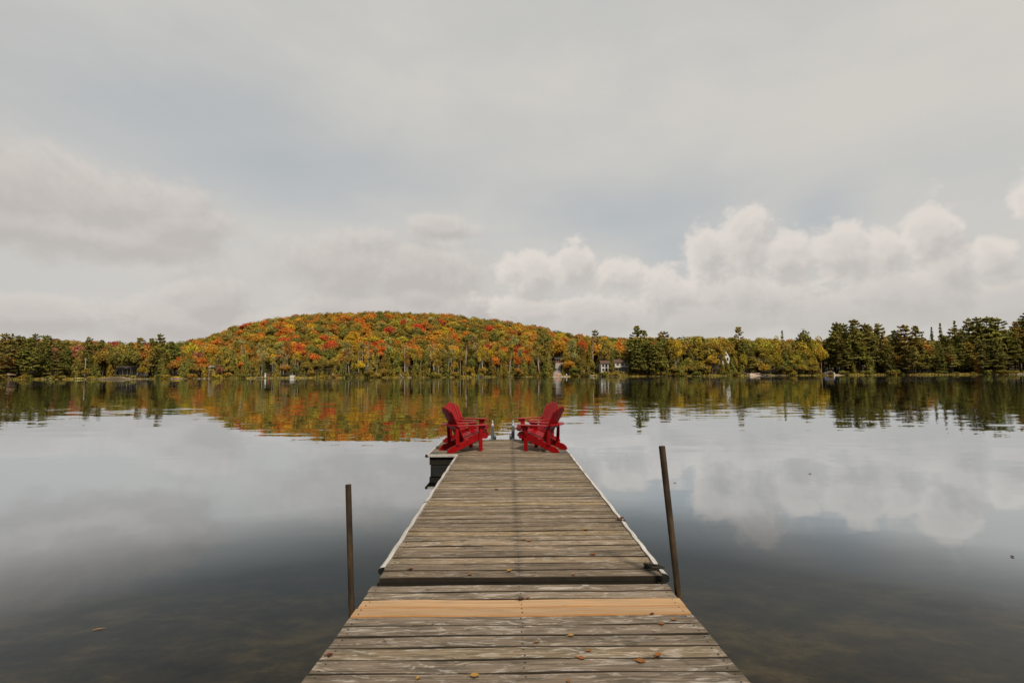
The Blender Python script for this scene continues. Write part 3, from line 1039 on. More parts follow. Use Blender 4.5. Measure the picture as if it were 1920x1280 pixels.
# the broadleaf wood on the hill and the low ridge behind
HILLC = (('orange', 3.4), ('golden orange', 2.8), ('scarlet', .8), ('dark red', .4), ('rust brown', 2.4), ('olive', 5.6), ('green', 2.6), ('yellow green', 2.8), ('yellow', .8), ('pale green', .6), ('deep green', .8))
LEFTC = (('rust brown', 3), ('dusky red', 3), ('olive', 3), ('green', 2), ('dark red', 1))
RIGHTC = (('olive', 4), ('green', 3), ('yellow green', 2), ('rust brown', 1), ('golden orange', 1), ('scarlet', .4))
Y = 290.0
while Y < 560:
    sp = 10.2 + (Y - 290) * .010
    x = -1.25 * Y
    while x < 1.25 * Y:
        x += sp * rng.uniform(.7, 1.3)
        yy = Y + rng.uniform(-.45, .45) * sp
        px, _ = proj((x, yy, 10))
        if px < -60 or px > 1980:
            continue
        if math.hypot(x - P_RED.x, yy - P_RED.y) < 8 or math.hypot(x - P_GABLE.x, yy - P_GABLE.y) < 9:
            continue
        lowf = yy < 330
        cs = HILLC if 350 < px < 1120 else (LEFTC if px <= 350 else RIGHTC)
        c = wheel(*cs)
        kind = 'maple'
        if lowf and rng.random() < .26:
            kind = wheel(('birch', 3), ('bare', 1))
            c = wheel(('pale green', 2), ('olive', 2), ('yellow green', 2), ('rust brown', .6)) if kind == 'birch' else 'rust brown'
        h = rng.uniform(10.0, 14.5) if kind == 'maple' else rng.uniform(12, 16)
        if px > 1540 and kind == 'maple': h *= .9
        trees.append(dict(kind=kind, x=x, y=yy, z=tz(x, yy) - (2.5 if yy > 450 else 0.5), h=h + (2.0 if yy > 450 else 0.3), w=rng.uniform(1.15, 1.8) if kind == 'maple' else rng.uniform(.9, 1.3), c=c))
    Y += sp * .86

# low shrubs along the bank
for i in range(120):
    px = rng.uniform(-20, 1940)
    if shoreline_gap(px) and rng.random() < .85: continue
    x = at(px, 700, 252).x
    Y = shore_y(x) + rng.uniform(.4, 2.0)
    trees.append(dict(kind='shrub', x=x, y=float(Y), z=tz(x, Y), h=rng.uniform(1.2, 3.0), w=rng.uniform(.9, 1.5),
                      c=wheel(('green', 3), ('yellow green', 3), ('olive', 3), ('brownish green', 2), ('rust brown', .7)) if px < 1545 else wheel(('olive', 2), ('deep green', 2), ('green', 2))))

# which of them the photograph shows, and how large: a small depth-sorted id buffer
S = 1024 / 1920
buf = np.full((320, 1024), -1, np.int32)
order = sorted(range(len(trees)), key=lambda i: trees[i]['y'])
for i in order:
    t = trees[i]
    pr = PROTO[t['kind']]
    t['v'] = rng.randrange(len(pr))
    H, W = pr[t['v']][2:4]
    sc = t['h'] / H
    t['sc'] = sc
    t['sw'] = sc * t['w'] if t['kind'] not in ('maple',) else sc ** .7 * t['w']
    lo = {'birch': .45, 'maple': .2, 'bare': .7, 'pine': .2}.get(t['kind'], 0.0)
    cx, cy1 = proj((t['x'], t['y'], t['z'] + t['h']))
    _, cy0 = proj((t['x'], t['y'], t['z'] + t['h'] * lo))
    rx = W * t['sw'] * FPX / t['y'] * S * .85
    cx, cy0, cy1 = cx * S, cy0 * S - 250, cy1 * S - 250
    t['px'], t['py'] = cx / S, ((cy0 + cy1) / 2 + 250) / S
    my, ry = (cy0 + cy1) / 2, max((cy0 - cy1) / 2, .6)
    rx = max(rx, .6)
    x0, x1 = max(0, int(cx - rx)), min(1024, int(cx + rx) + 2)
    y0, y1 = max(0, int(my - ry)), min(320, int(my + ry) + 2)
    t['vis'] = 0
    if x0 >= x1 or y0 >= y1:
        continue
    xx, yy = np.meshgrid(np.arange(x0, x1) + .5, np.arange(y0, y1) + .5)
    q = (yy - cy1) / max(cy0 - cy1, 1e-3)
    wid = rx * (np.clip(q, .08, 1) if t['kind'] in ('cedar', 'spruce', 'pine') else np.sqrt(np.clip(1 - (2 * q - 1) ** 2, 0, 1)))
    mask = (np.abs(xx - cx) <= wid) & (q >= 0) & (q <= 1)
    sub = buf[y0:y1, x0:x1]
    hit = mask & (sub < 0)
    t['vis'] = int(hit.sum())
    keep = hit & (nrg.random(hit.shape) < (.6 if t['kind'] in ('birch', 'bare') else .88))
    sub[keep] = i

alone, stuff = [], []
for kind in NAMES:
    L_ = sorted([t for t in trees if t['kind'] == kind and t['vis'] >= 2], key=lambda t: -t['vis'])
    alone += L_[:290]
    stuff += L_[290:]
# the same wood carries on beyond both sides of the picture
xr = random.Random(21)
for Y in (252, 257, 264, 273, 285, 300, 322, 350, 385, 425, 470, 515):
    for sd_ in (-1, 1):
        u = 1.085
        while u < 1.62:
            u += (5.2 if Y < 300 else 9.5) * xr.uniform(.7, 1.3) / Y
            x = sd_ * u * Y
            y = Y + xr.uniform(-3, 3) - (250 - float(shore_y(x)) if Y < 300 else 0)
            kind = xr.choice(('pine', 'pine', 'cedar', 'maple')) if Y < 300 else 'maple'
            k = xr.randrange(len(PROTO[kind]))
            h = {'pine': xr.uniform(17, 24), 'cedar': xr.uniform(6, 11), 'maple': xr.uniform(10, 14)}[kind] * (.6 if Y < 256 and kind != 'pine' else 1)
            sc = h / PROTO[kind][k][2]
            c = xr.choice(('deep green', 'green', 'olive', 'blackish green')) if kind != 'maple' else xr.choice(('olive', 'green', 'yellow green', 'rust brown', 'golden orange'))
            stuff.append(dict(kind=kind, x=x, y=y, z=tz(x, y) - .3, h=h, v=k, sc=sc, sw=sc * xr.uniform(.9, 1.3), c=c))
print('TREES', len(trees), 'alone', {k: sum(t['kind'] == k for t in alone) for k in NAMES}, 'stuff', len(stuff))

ORD = ['first', 'second', 'third', 'fourth', 'fifth', 'sixth', 'seventh', 'eighth', 'ninth', 'tenth', 'eleventh', 'twelfth', 'thirteenth', 'fourteenth', 'fifteenth', 'sixteenth', 'seventeenth',
       'eighteenth', 'nineteenth', 'twentieth'] + ['twenty ' + x for x in ('first', 'second', 'third', 'fourth', 'fifth', 'sixth', 'seventh', 'eighth', 'ninth')] + ['thirtieth'] + ['thirty ' + x for x in ('first', 'second', 'third', 'fourth', 'fifth', 'sixth')]
ZONES = [(160, 'at the left end of the shore'), (330, 'around the left cottage'), (478, 'by the tall grey lookout'), (700, 'near the white box clearing'), (860, 'below the hilltop'),
         (1030, 'left of the red cottage'), (1115, 'by the red cottage'), (1245, 'by the white lake house'), (1400, 'around the gabled house'), (1540, 'behind the sandy beach'),
         (1660, 'behind the blue covered boat'), (1780, 'right of the tallest pines'), (9999, 'at the dark right end')]


def zone(t):
    if t['y'] > 288 and t['kind'] != 'pine':
        tier = 'hill crest' if t['y'] > 480 else 'upper slope' if t['y'] > 400 else 'middle slope' if t['y'] > 335 else 'lower slope'
        seg = 'left ridge' if t['px'] < 380 else 'left flank' if t['px'] < 560 else 'left half' if t['px'] < 740 else 'right half' if t['px'] < 930 else 'right flank' if t['px'] < 1120 else 'right ridge'
        return f'on the {tier}, {seg}'
    for lim, ph in ZONES:
        if t['px'] < lim:
            return ph


ADJ = {'pine': 'pine', 'cedar': 'cedar', 'spruce': 'spruce', 'birch': 'white trunked birch', 'maple': 'broadleaf tree', 'shrub': 'low shrub', 'bare': 'nearly bare pale tree'}
groups = {}
for t in alone:
    groups.setdefault((t['kind'], t['c'], zone(t)), []).append(t)
for (kind, c, z), L_ in groups.items():
    L_.sort(key=lambda t: t['px'])
    hm = sorted(t['h'] for t in L_)
    for i, t in enumerate(L_):
        base = f'{c} {ADJ[kind]} {z}'
        if len(L_) == 1:
            t['label'] = base
        elif len(L_) == 2:
            t['label'] = f"{base}, {'left' if i == 0 else 'right'} one of two"
        else:
            t['label'] = f'{base}, {ORD[min(i, len(ORD) - 1)]} from left'
GROUPN = {'pine': 'pines along the far shore', 'cedar': 'cedars along the far shore', 'spruce': 'spruces along the far shore', 'birch': 'birches on the far shore', 'maple': 'autumn broadleaf trees of the hill and shore',
          'shrub': 'shrubs on the far bank', 'bare': 'nearly bare trees on the far shore'}
for t in alone:
    me, tm, H, W, _, _ = PROTO[t['kind']][t['v']]
    nm, cat = NAMES[t['kind']]
    rt = thing(nm, t['label'], cat, (t['x'], t['y'], t['z'] - .15), rng.uniform(0, 6.28), GROUPN[t['kind']])
    rt.scale = (t['sw'], t['sw'], t['sc'])
    cr = link(bpy.data.objects.new('crown', me), rt)
    k = rng.uniform(.84, 1.16)
    cc = C[t['c']]
    cr.color = (cc[0] * k * rng.uniform(.92, 1.08), cc[1] * k * rng.uniform(.9, 1.1), cc[2] * k, 1)
    if t['y'] < 345:
        link(bpy.data.objects.new('trunk', tm), rt)
if stuff:
    vs, ts = [], []
    for t in stuff:
        _, _, H, W, v, tt = PROTO[t['kind']][t['v']]
        a = rng.uniform(0, 6.28)
        ca, sa = math.cos(a), math.sin(a)
        v2 = np.stack([(v[:, 0] * ca - v[:, 1] * sa) * t['sw'] + t['x'], (v[:, 0] * sa + v[:, 1] * ca) * t['sw'] + t['y'], v[:, 2] * t['sc'] + t['z']], 1)
        vs.append(v2)
        ts.append(tt * (np.array(C[t['c']]) * rng.uniform(.84, 1.16)))
    me, _, _ = leaf_mesh('distant_forest', [(np.concatenate(vs), np.concatenate(ts))])
    tag(link(bpy.data.objects.new('distant_forest', me)), 'mass of small autumn tree crowns between the larger trees on the far hill', 'forest', kind='stuff')

# undergrowth on the bank: grass and low leaves nobody could count
n = 14000
ux = nrg.uniform(-300, 300, n)
uy = shore_y(ux) + 0.2 + nrg.exponential(3.5, n)
upx = 954 + FPX * ux / uy
ok = np.ones(n, bool)
for a, b in ((200, 286), (326, 394), (1036, 1066), (1396, 1432), (1560, 1580), (506, 548)):
    ok &= ~((upx > a) & (upx < b) & (nrg.random(n) < .8))
ux, uy = ux[ok], uy[ok]
n = len(ux)
uz = terrain(ux, uy) + nrg.uniform(.0, .3, n)
cols = np.array([C['olive'], C['green'], C['yellow green'], C['brownish green']])[nrg.integers(0, 4, n)]
me, _, _ = leaf_mesh('undergrowth', [quads(np.stack([ux, uy, uz], 1), np.array([0, -.5, .6]) + .6 * nrg.normal(size=(n, 3)), .4, .3, cols * vary(n, .6, 1.2))])
tag(link(bpy.data.objects.new('undergrowth', me)), 'grass and low undergrowth along the far bank', 'undergrowth', kind='stuff')

# stones at the water's edge
sb = MB()
for i in range(420):
    px = rng.uniform(-10, 1930)
    dense = any(a < px < b for a, b in ((326, 394), (560, 600), (740, 800), (880, 960), (1100, 1135)))
    if not dense and rng.random() < .55: continue
    x = at(px, 700, 251).x
    y = float(shore_y(x)) + rng.uniform(-.4, 1.6)
    r = rng.uniform(.18, .42) * (1.7 if dense and rng.random() < .4 else 1)
    st = len(sb.v)
    vs = []
    for k in range(3):
        for j in range(6):
            a = j * 1.047 + k * .4
            q = (1.0, .8, .35)[k] * rng.uniform(.8, 1.2)
            vs.append((x + math.cos(a) * r * 1.3 * q, y + math.sin(a) * r * q, tz(x, y) - .1 + (0, .45, .85)[k] * r))
    fs = [(k * 6 + j, k * 6 + (j + 1) % 6, k * 6 + 6 + (j + 1) % 6, k * 6 + 6 + j) for k in range(2) for j in range(6)] + [tuple(range(12, 18))]
    sb.add(vs, fs)
tag(sb.build('shore_stones', M['rock']), 'scattered pale stones along the far waterline', 'stones', kind='stuff')


# ------------------------------------------------------------------ cottages and things on the far bank
def bank(px, Y):
    x = at(px, 700, Y).x
    Y = Y - 250 + float(shore_y(x))
    return Vector((x, Y, max(tz(x, Y), 0.0)))


def gable(mb, x0, x1, y0, y1, z0, z1, axis='x', mat=0, over=.35):
    """pitched roof slab pair; ridge along axis"""
    t = .14
    if axis == 'x':
        ym = (y0 + y1) / 2
        prof = [(y0 - over, z0 - over * (z1 - z0) / (ym - y0)), (ym, z1), (y1 + over, z0 - over * (z1 - z0) / (ym - y0)), (y1 + over, z0 + t - over * (z1 - z0) / (ym - y0)), (ym, z1 + t), (y0 - over, z0 + t - over * (z1 - z0) / (ym - y0))]
        mb.prism(prof, (0, 0), 'x', x0 - over, x1 + over, mat)
    else:
        xm = (x0 + x1) / 2
        k = over * (z1 - z0) / (xm - x0)
        prof = [(x0 - over, z0 - k), (xm, z1), (x1 + over, z0 - k), (x1 + over, z0 + t - k), (xm, z1 + t), (x0 - over, z0 + t - k)]
        mb.prism(prof, (0, 0), 'y', y0 - over, y1 + over, mat)


def window(root, x0, x1, z0, z1, y, name='window'):
    f = MB()
    b = .09
    f.box(x0 - b, x1 + b, y - .06, y + .02, z1, z1 + b)
    f.box(x0 - b, x1 + b, y - .06, y + .02, z0 - b, z0)
    f.box(x0 - b, x0, y - .06, y + .02, z0, z1)
    f.box(x1, x1 + b, y - .06, y + .02, z0, z1)
    o = f.build(name, M['whitewall'], root)
    MB().box(x0, x1, y - .03, y - .005, z0, z1).build('pane', M['glass'], o)


# white lake house behind the trees
h = thing('lake_house', 'white two storey lake house with brown roof and deck half hidden by trees', 'house', P_WHITE, 0)
wl = MB().box(-8, -2.5, 0, 6, -.3, 4.4)
wl.box(-2.5, 7.2, 1.2, 6, -.3, 4.9)
wl.build('wall', M['whitewall'], h)
rf = MB()
gable(rf, -8, -2.5, 0, 6, 4.4, 6.0)
gable(rf, -2.5, 7.2, 1.2, 6, 5.0, 6.6)
rf.build('roof', M['roofbrown'], h)
for x in (-7.4, -5.7, -4.0):
    window(h, x, x + 1.15, 2.5, 3.9, 0)
    window(h, x, x + 1.15, .4, 1.7, 0)
for x in (-1.6, .6, 3.2, 5.4):
    window(h, x, x + 1.3, 2.9, 4.3, 1.2)
dk = MB().box(-2.3, 7.4, -.9, 1.15, 2.05, 2.3)
for x in (-2.2, 1, 4.2, 7.2):
    dk.box(x, x + .14, -.85, -.71, -.3, 2.05)
dk.build('deck', M['palewood'], h)
rl = MB().box(-2.3, 7.4, -.9, -.8, 3.15, 3.3)
rl.box(-2.3, 7.4, -.88, -.82, 2.3, 3.05)
rl.build('railing', M['whitewall'], h)

# red cottage up the slope
h = redc = thing('red_cottage', 'small red cottage with dark roof and pale foundation above a gravel path', 'cottage', P_RED, 0)
MB().box(-2.9, 2.9, 0, 5, -.6, .8).build('foundation', M['palewood'], h)
MB().box(-2.9, 2.9, .05, 5, .81, 3.3).build('wall', M['redwall'], h)
rf = MB()
gable(rf, -2.9, 2.9, 0, 5, 3.3, 4.5)
rf.build('roof', M['roofdark'], h)
window(h, -2.0, -.6, 1.6, 2.9, .05)
window(h, .9, 2.2, 1.6, 2.9, .05)
MB().box(-.35, .6, -.02, .04, .83, 2.9).build('door', M['roofdark'], h)

redc.scale = (.85, .85, .85)

# gabled house among the trees
h = thing('gabled_house', 'white gabled house with grey roof rising above the shoreline trees', 'house', P_GABLE, R(28))
wl = MB().box(-3, 3, 0, 9, -.3, 6.3)
wl.prism([(-3, 6.3), (3, 6.3), (0, 9.9)], (0, 0), 'y', 0, 9)
wl.build('wall', M['whitewall'], h)
rf = MB()
gable(rf, -3, 3, 0, 9, 6.3, 9.95, 'y')
rf.build('roof', M['roofgrey'], h)
window(h, -1.9, -.5, 4.2, 5.8, 0)
window(h, .5, 1.9, 4.2, 5.8, 0)
window(h, -.6, .6, 6.9, 8.0, 0)
window(h, -1.9, .4, 1.0, 2.9, 0)

# low cottage at the left with a porch
h = thing('porch_cottage', 'low white cottage with dark roof and shaded porch behind the left lawn', 'cottage', P_LEFT, 0)
MB().box(-5.8, 5.8, 1.5, 7, -.3, 3.2).build('wall', M['greywall'], h)
rf = MB()
gable(rf, -5.8, 5.8, -.5, 7, 3.3, 5.0)
rf.build('roof', M['roofdark'], h)
pc = MB().box(-5.8, 5.8, -.4, 1.45, .25, .5)
pc.build('porch_floor', M['palewood'], h)
for x in (-5.6, -2.3, .2, 2.8, 5.4):
    MB().box(x, x + .2, -.35, -.15, .5, 3.2).build('post', M['whitewall'], h)
for x in (-4.6, -1.4, 3.2):
    window(h, x, x + 1.5, 1.1, 2.6, 1.5)
MB().box(1.2, 2.2, 1.42, 1.49, .5, 2.6).build('door', M['roofbrown'], h)

# two storey lookout on posts at the water
p = bank(394.5, 252.5)
h = thing('lookout_shed', 'narrow two storey grey lookout on white posts beside pale rocks', 'shed', p, 0)
MB().box(-1.3, 1.3, 0, 2.6, 3.0, 3.2).build('upper_floor', M['palewood'], h)
MB().box(-1.2, 1.2, 1.0, 2.5, .2, 3.0).build('wall', M['greywall'], h)
for x in (-1.3, 1.12):
    MB().box(x, x + .14, 0, .14, -.3, 5.6).build('post', M['palewood'], h)
    MB().box(x, x + .14, 2.4, 2.54, -.3, 5.6).build('post', M['palewood'], h)
MB().box(-1.3, 1.3, .02, .08, 3.9, 4.0).build('railing', M['whitewall'], h)
rf = MB()
gable(rf, -1.3, 1.3, 0, 2.6, 5.6, 6.3)
rf.build('roof', M['roofgrey'], h)

p = bank(9, 252)
h = thing('gazebo', 'small open gazebo with tan roof at the left edge', 'gazebo', p, 0)
for a in range(4):
    q = (1.5 if a & 1 else -1.5, 1.5 if a & 2 else -1.5)
    MB().box(q[0] - .08, q[0] + .08, q[1] - .08, q[1] + .08, -.2, 2.1).build('post', M['palewood'], h)
MB().add([(-2, -2, 2.1), (2, -2, 2.1), (2, 2, 2.1), (-2, 2, 2.1), (0, 0, 3.3)], [(0, 1, 4), (1, 2, 4), (2, 3, 4), (3, 0, 4), (3, 2, 1, 0)]).build('roof', simple('tan_roof', (.30, .19, .13), .9), h)


def hull(name, label, px, Y, L, B, colour, cat='boat', flip=False, z=0.0, rz=0.0, cover=None, group=None):
    o = thing(name, label, cat, bank(px, Y) + Vector((0, 0, z)), rz, group)
    n = 9
    mb = MB()
    H_ = B * .42
    vs, fs = [], []
    for i in range(n):
        t = i / (n - 1) * 2 - 1
        wv = B / 2 * (1 - abs(t) ** 2.6) + .02
        rise = .22 * H_ * t * t
        ring = [(-wv, H_ + rise), (-wv * .8, H_ * .35 + rise * .5), (0, rise * .6), (wv * .8, H_ * .35 + rise * .5), (wv, H_ + rise)]
        for yy_, zz_ in ring:
            vs.append((t * L / 2, yy_, (H_ * 1.2 - zz_) if flip else zz_))
    for i in range(n - 1):
        for k in range(4):
            fs.append((i * 5 + k, i * 5 + 5 + k, i * 5 + 6 + k, i * 5 + 1 + k))
        fs.append((i * 5, i * 5 + 4, i * 5 + 9, i * 5 + 5)) if cover is None else None
    mb.add(vs, fs)
    q = mb.build('hull', M['paint'], o)
    q.color = (*colour, 1)
    if cover:
        mc = MB()
        vs, fs = [], []
        for i in range(n):
            t = i / (n - 1) * 2 - 1
            wv = B / 2 * (1 - abs(t) ** 2.6) + .06
            for yy_, zz_ in ((-wv, H_), (0, H_ + .55 * (1 - t * t) + .1), (wv, H_)):
                vs.append((t * L / 2, yy_, zz_ + .22 * H_ * t * t))
        for i in range(n - 1):
            fs += [(i * 3 + k, i * 3 + 3 + k, i * 3 + 4 + k, i * 3 + 1 + k) for k in range(2)]
        mc.add(vs, fs)
        c_ = mc.build('cover', M['paint'], o)
        c_.color = (*cover, 1)
    return o


hull('rowing_boat', 'white rowing boat turned over on the left bank', 80, 251.5, 3.6, 1.4, (.6, .58, .55), flip=True)
hull('canoe', 'yellow green canoe lying below the tall utility pole', 157, 252.5, 4.2, .9, (.45, .45, .16), 'canoe', flip=True, rz=.15)
hull('dinghy', 'small white dinghy on the sand right of the utility pole', 175, 253, 2.6, 1.4, (.6, .6, .58), z=.2, rz=.4)
hull('kayak', 'bright yellow kayak on the pale rocks', 338, 252.8, 3.8, .75, (.6, .36, .02), 'kayak', flip=True, z=.35)
hull('skiff', 'white skiff drawn up left of the white lake house', 1110, 251.5, 3.2, 1.3, (.6, .6, .58), z=.05, rz=.2)
hull('pontoon', 'grey white boat pulled ashore right of the white lake house', 1233, 251.5, 3.6, 1.3, (.45, .46, .48), z=.1, rz=-.1)
hull('motorboat', 'white motorboat under a bright blue cover by the flagpole', 1557, 252, 5.0, 1.9, (.62, .62, .6), z=.15, rz=-.12, cover=(.05, .20, .62))
hull('red_canoe', 'red canoe resting at the foot of the flagpole', 1545.5, 254, 2.6, .8, (.45, .03, .03), 'canoe', flip=True, z=.25, rz=.5)

# utility pole and flagpole
p = bank(166, 255)
o = thing('utility_pole', 'tall bare grey utility pole by the left beach', 'pole', p)
MB().tube([(0, 0, -.3), (0, 0, 10.6)], [.20, .13], 8).build('shaft', M['driftwood'], o)
MB().box(-.8, .8, -.08, .08, 9.7, 9.85).build('crossarm', M['driftwood'], o)
p = bank(1541.7, 254)
o = thing('flagpole', 'slim pale flagpole with a limp red and white flag', 'flagpole', p)
MB().tube([(0, 0, -.2), (0, 0, 6.6)], [.13, .09], 8).build('shaft', M['palewood'], o)
fl = MB()
for i in range(6):
    fl.add([(.08 + .07 * math.sin(i * 1.4), -.05 * i, 6.4), (.08 + .07 * math.sin((i + 1) * 1.4), -.05 * (i + 1), 6.4), (.14 + .09 * math.sin((i + 1) * 1.4), -.05 * (i + 1) - .05, 4.7), (.14 + .09 * math.sin(i * 1.4), -.05 * i - .05, 4.7)],
           [(0, 1, 2, 3)], 0 if i in (0, 1, 4, 5) else 1)
fl.build('flag', [simple('flag_red', (.45, .03, .03)), M['whitewall']], o)


def jetty(label, px, Y, L, W, z, rz=0.0, mat='palewood'):
    o = thing('jetty', label, 'jetty', (at(px, 700, Y).x, Y - 250 + float(shore_y(at(px, 700, Y).x)), 0), rz, 'small docks along the far shore')
    d = MB()
    k = int(L / .3)
    for i in range(k):
        d.box(-L / 2 + i * L / k, -L / 2 + (i + .9) * L / k, -W / 2, W / 2, z - .1, z)
    d.build('decking', M[mat], o)
    for sx in (-.42, .42):
        for sy in (-.4, .4):
            MB().tube([(sx * L, sy * W, -1.2), (sx * L, sy * W, z - .1)], .08, 6).build('post', M['darkwood'], o)
    return o


jetty('white jetty at the grassy clearing left of the white post', 486, 250.0, 4.2, 1.6, .5, 0, 'whitewall')
jetty('pale jetty in front of the two teal chairs', 899, 249.2, 5.6, 1.8, .42, 0, 'driftwood')
jetty('low wooden jetty by the white skiff', 1123, 249.4, 3.8, 1.5, .40)
jetty('sloping left jetty by the sandy beach', 1438, 248.6, 5.0, 2.0, .62, .5)
jetty('long right jetty off the sandy beach', 1461, 247.6, 9.0, 2.0, .40)

# sandy spots, lawn and path
def patch(name, px0, px1, Y0, Y1, mat, lift=.05, rise=0.0):
    nx, ny = 14, 10
    xa, xb = at(px0, 700, (Y0 + Y1) / 2).x, at(px1, 700, (Y0 + Y1) / 2).x
    vs, fs = [], []
    for j in range(ny):
        for i in range(nx):
            a = i / (nx - 1)
            b = j / (ny - 1)
            ed = .8 + .2 * math.sin(7 * a + 3 * b)
            x = (xa + xb) / 2 + (a - .5) * (xb - xa) * (1 - .35 * b * ed)
            y = Y0 + (Y1 - Y0) * b * ed - 250 + float(shore_y(x))
            vs.append((x, y, tz(x, y) + lift + rise * (Y1 - Y0) * b))
    for j in range(ny - 1):
        for i in range(nx - 1):
            k = j * nx + i
            fs.append((k, k + 1, k + 1 + nx, k + nx))
    return tag(MB().add(vs, fs).build(name, mat, smooth=True), kind='structure')


sand = simple('beach_sand', (.50, .39, .31), .95, .1, .2, 2)
patch('beach', 1396, 1434, 249.6, 262, sand, .1, .07)
patch('beach', 1036, 1068, 249.8, 256, simple('pale_gravel', (.36, .32, .28), .95, .1, .25, 3), .04)
patch('beach', 1560, 1582, 249.7, 254, sand, .1)
patch('beach', 186, 290, 249.8, 250.8, simple('dull_sand', (.28, .22, .15), .95, .1, .25, 2))
patch('lawn', 205, 262, 253.6, 258, simple('lawn_grass', (.16, .16, .045), .95, .05, .25, 5), .08)
patch('lawn', 506, 548, 252, 262, simple('dry_grass', (.19, .165, .05), .95, .05, .3, 5), .08)
# gravel path up to the red cottage
pv, pf = [], []
for j in range(24):
    t = j / 23
    y = 255 + t * 32
    cx_ = at(1049 - 4 * math.sin(t * 2.6), 700, y).x
    for s_ in (-1, 1):
        x = cx_ + s_ * (3.0 - 1.6 * t)
        pv.append((x, y, tz(x, y) + .12))
for j in range(23):
    pf.append((j * 2, j * 2 + 1, j * 2 + 3, j * 2 + 2))
tag(MB().add(pv, pf).build('path', simple('path_gravel', (.24, .22, .20), .95, .1, .25, 3)), kind='structure')

# white post, box and driftwood
p = bank(497, 251.5)
o = thing('marker_post', 'white upright post with a rounded top at the grassy clearing', 'post', p)
MB().box(-.35, .35, -.2, .2, -.2, 2.2).build('shaft', M['whitewall'], o, .05)
MB().tube([(0, -.2, 2.2), (0, .2, 2.2)], .34, 12).build('cap', M['whitewall'], o)
o = tag(MB().box(-.25, .25, -.25, .25, -.2, 1.7).tube([(0, 0, 1.7), (0, 0, 2.05)], [.25, .08], 10).build('mooring_post', M['redwall']), 'short reddish post standing right of the white post', 'post')
o.location = bank(503.5, 252)
p = bank(546, 251.2)
o = thing('storage_box', 'white square storage box at the waterline of the clearing', 'box', p)
MB().box(-1.1, 1.1, -.7, .7, -.1, 1.15).build('body', M['whitewall'], o, .04)
MB().box(-1.16, 1.16, -.76, .76, 1.155, 1.35).build('lid', M['whitewall'], o, .04)
for i, (px0, px1, Y, z1, lab) in enumerate([(750, 757, 249.5, 1.6, 'pale fallen log leaning from the bank left of centre'), (952, 957, 249.6, .9, 'short pale log at the waterline right of the birches'), (1253, 1264, 249.5, 1.3, 'pale leaning log right of the white lake house'),
                                           (620, 630, 250, 2.2, 'grey dead log on the rocks below the scarlet trees'), (1898, 1916, 249.0, .55, 'bleached driftwood trunk at the far right waterline')]):
    a, b = at(px0, 700, Y).x, at(px1, 700, Y).x
    lg = MB().tube([(0, 0, 0.25), ((b - a) * .5, .4, z1 * .55), (b - a, 1.0, z1)] if i != 0 and i != 3 else [(0, 1.0, z1), ((b - a) * .5, .5, z1 * .5), (b - a, 0, 0.05)], [.2, .17, .09], 7)
    for k in range(3):
        t_ = .3 + .2 * k
        q_ = (z1 * (1 - t_)) if i in (0, 3) else z1 * t_
        lg.tube([((b - a) * t_, .5, q_ + .05), ((b - a) * t_ + .12, .4, q_ + .4)], [.05, .02], 4)
    o = tag(lg.build('fallen_log', M['driftwood']), lab, 'log', 'logs washed up on the far shore')
    o.location = (a, Y - 250 + float(shore_y(a)), 0)

# ------------------------------------------------------------------ dock
DZ0, DSL = 0.39, -0.006          # floating deck height: z = DZ0 + DSL * y (it dips a little towards the lake)
XL, XR, XT = -1.05, 1.225, -1.655
Y0D, Y1D, Y2D = 4.00, 10.08, 12.50
ang = math.atan(DSL)


def plank_set(mb, x0, x1, y0, y1, n, th=.036, gap=.008, z0=0.0, yellow=None, rag=.008, grey=0.6, nails=(.075,), skip=()):
    pw = (y1 - y0) / n
    for i in range(n):
        if i in skip:
            continue
        a, b = y0 + i * pw + gap / 2, y0 + (i + 1) * pw - gap / 2
        a += rng.uniform(-.0015, .0015)
        l, r = x0 + rng.uniform(-rag, rag), x1 + rng.uniform(-rag, rag)
        yl = yellow(i) if yellow else 0
        tint = (grey, yl * .8, rng.random())
        dz = rng.uniform(-.003, .003)
        zt = z0 + dz
        c = .0055
        k = 10
        vs, fs, dark = [], [], []
        for j in range(k + 1):
            x = l + (r - l) * j / k
            wv = .003 * math.sin(j * 1.3 + i * 2.1) + .0025 * rng.uniform(-1, 1)
            wz = .0025 * math.sin(j * .9 + i)
            vs += [(x, a + wv, zt - th), (x, a + wv, zt - c + wz), (x, a + c + wv, zt + wz), (x, b - c + wv, zt + wz), (x, b + wv, zt - c + wz), (x, b + wv, zt - th)]
        for j in range(k):
            for q in range(6):
                (dark if q in (0, 1, 3, 4, 5) else fs).append((j * 6 + q, j * 6 + (q + 1) % 6, j * 6 + 6 + (q + 1) % 6, j * 6 + 6 + q))
        fs.append((5, 4, 3, 2, 1, 0))
        fs.append(tuple(k * 6 + q for q in range(6)))
        mb.add(vs, fs, 0, tint)
        b_ = len(mb.v) - len(vs)
        for f in dark:
            mb.f.append([v + b_ for v in f]); mb.m.append(2); mb.t.append(tint)
        for nx in list(nails) + [l + .05, r - .05]:
            for fy in (.25, .75):
                cx_, cy_ = nx + rng.uniform(-.008, .008), a + (b - a) * fy + rng.uniform(-.008, .008)
                rr = rng.uniform(.0045, .0065)
                zz = zt + .004
                mb.add([(cx_ + rr * math.cos(q * 1.047), cy_ + rr * math.sin(q * 1.047), zz) for q in range(6)], [tuple(range(6))], 1)


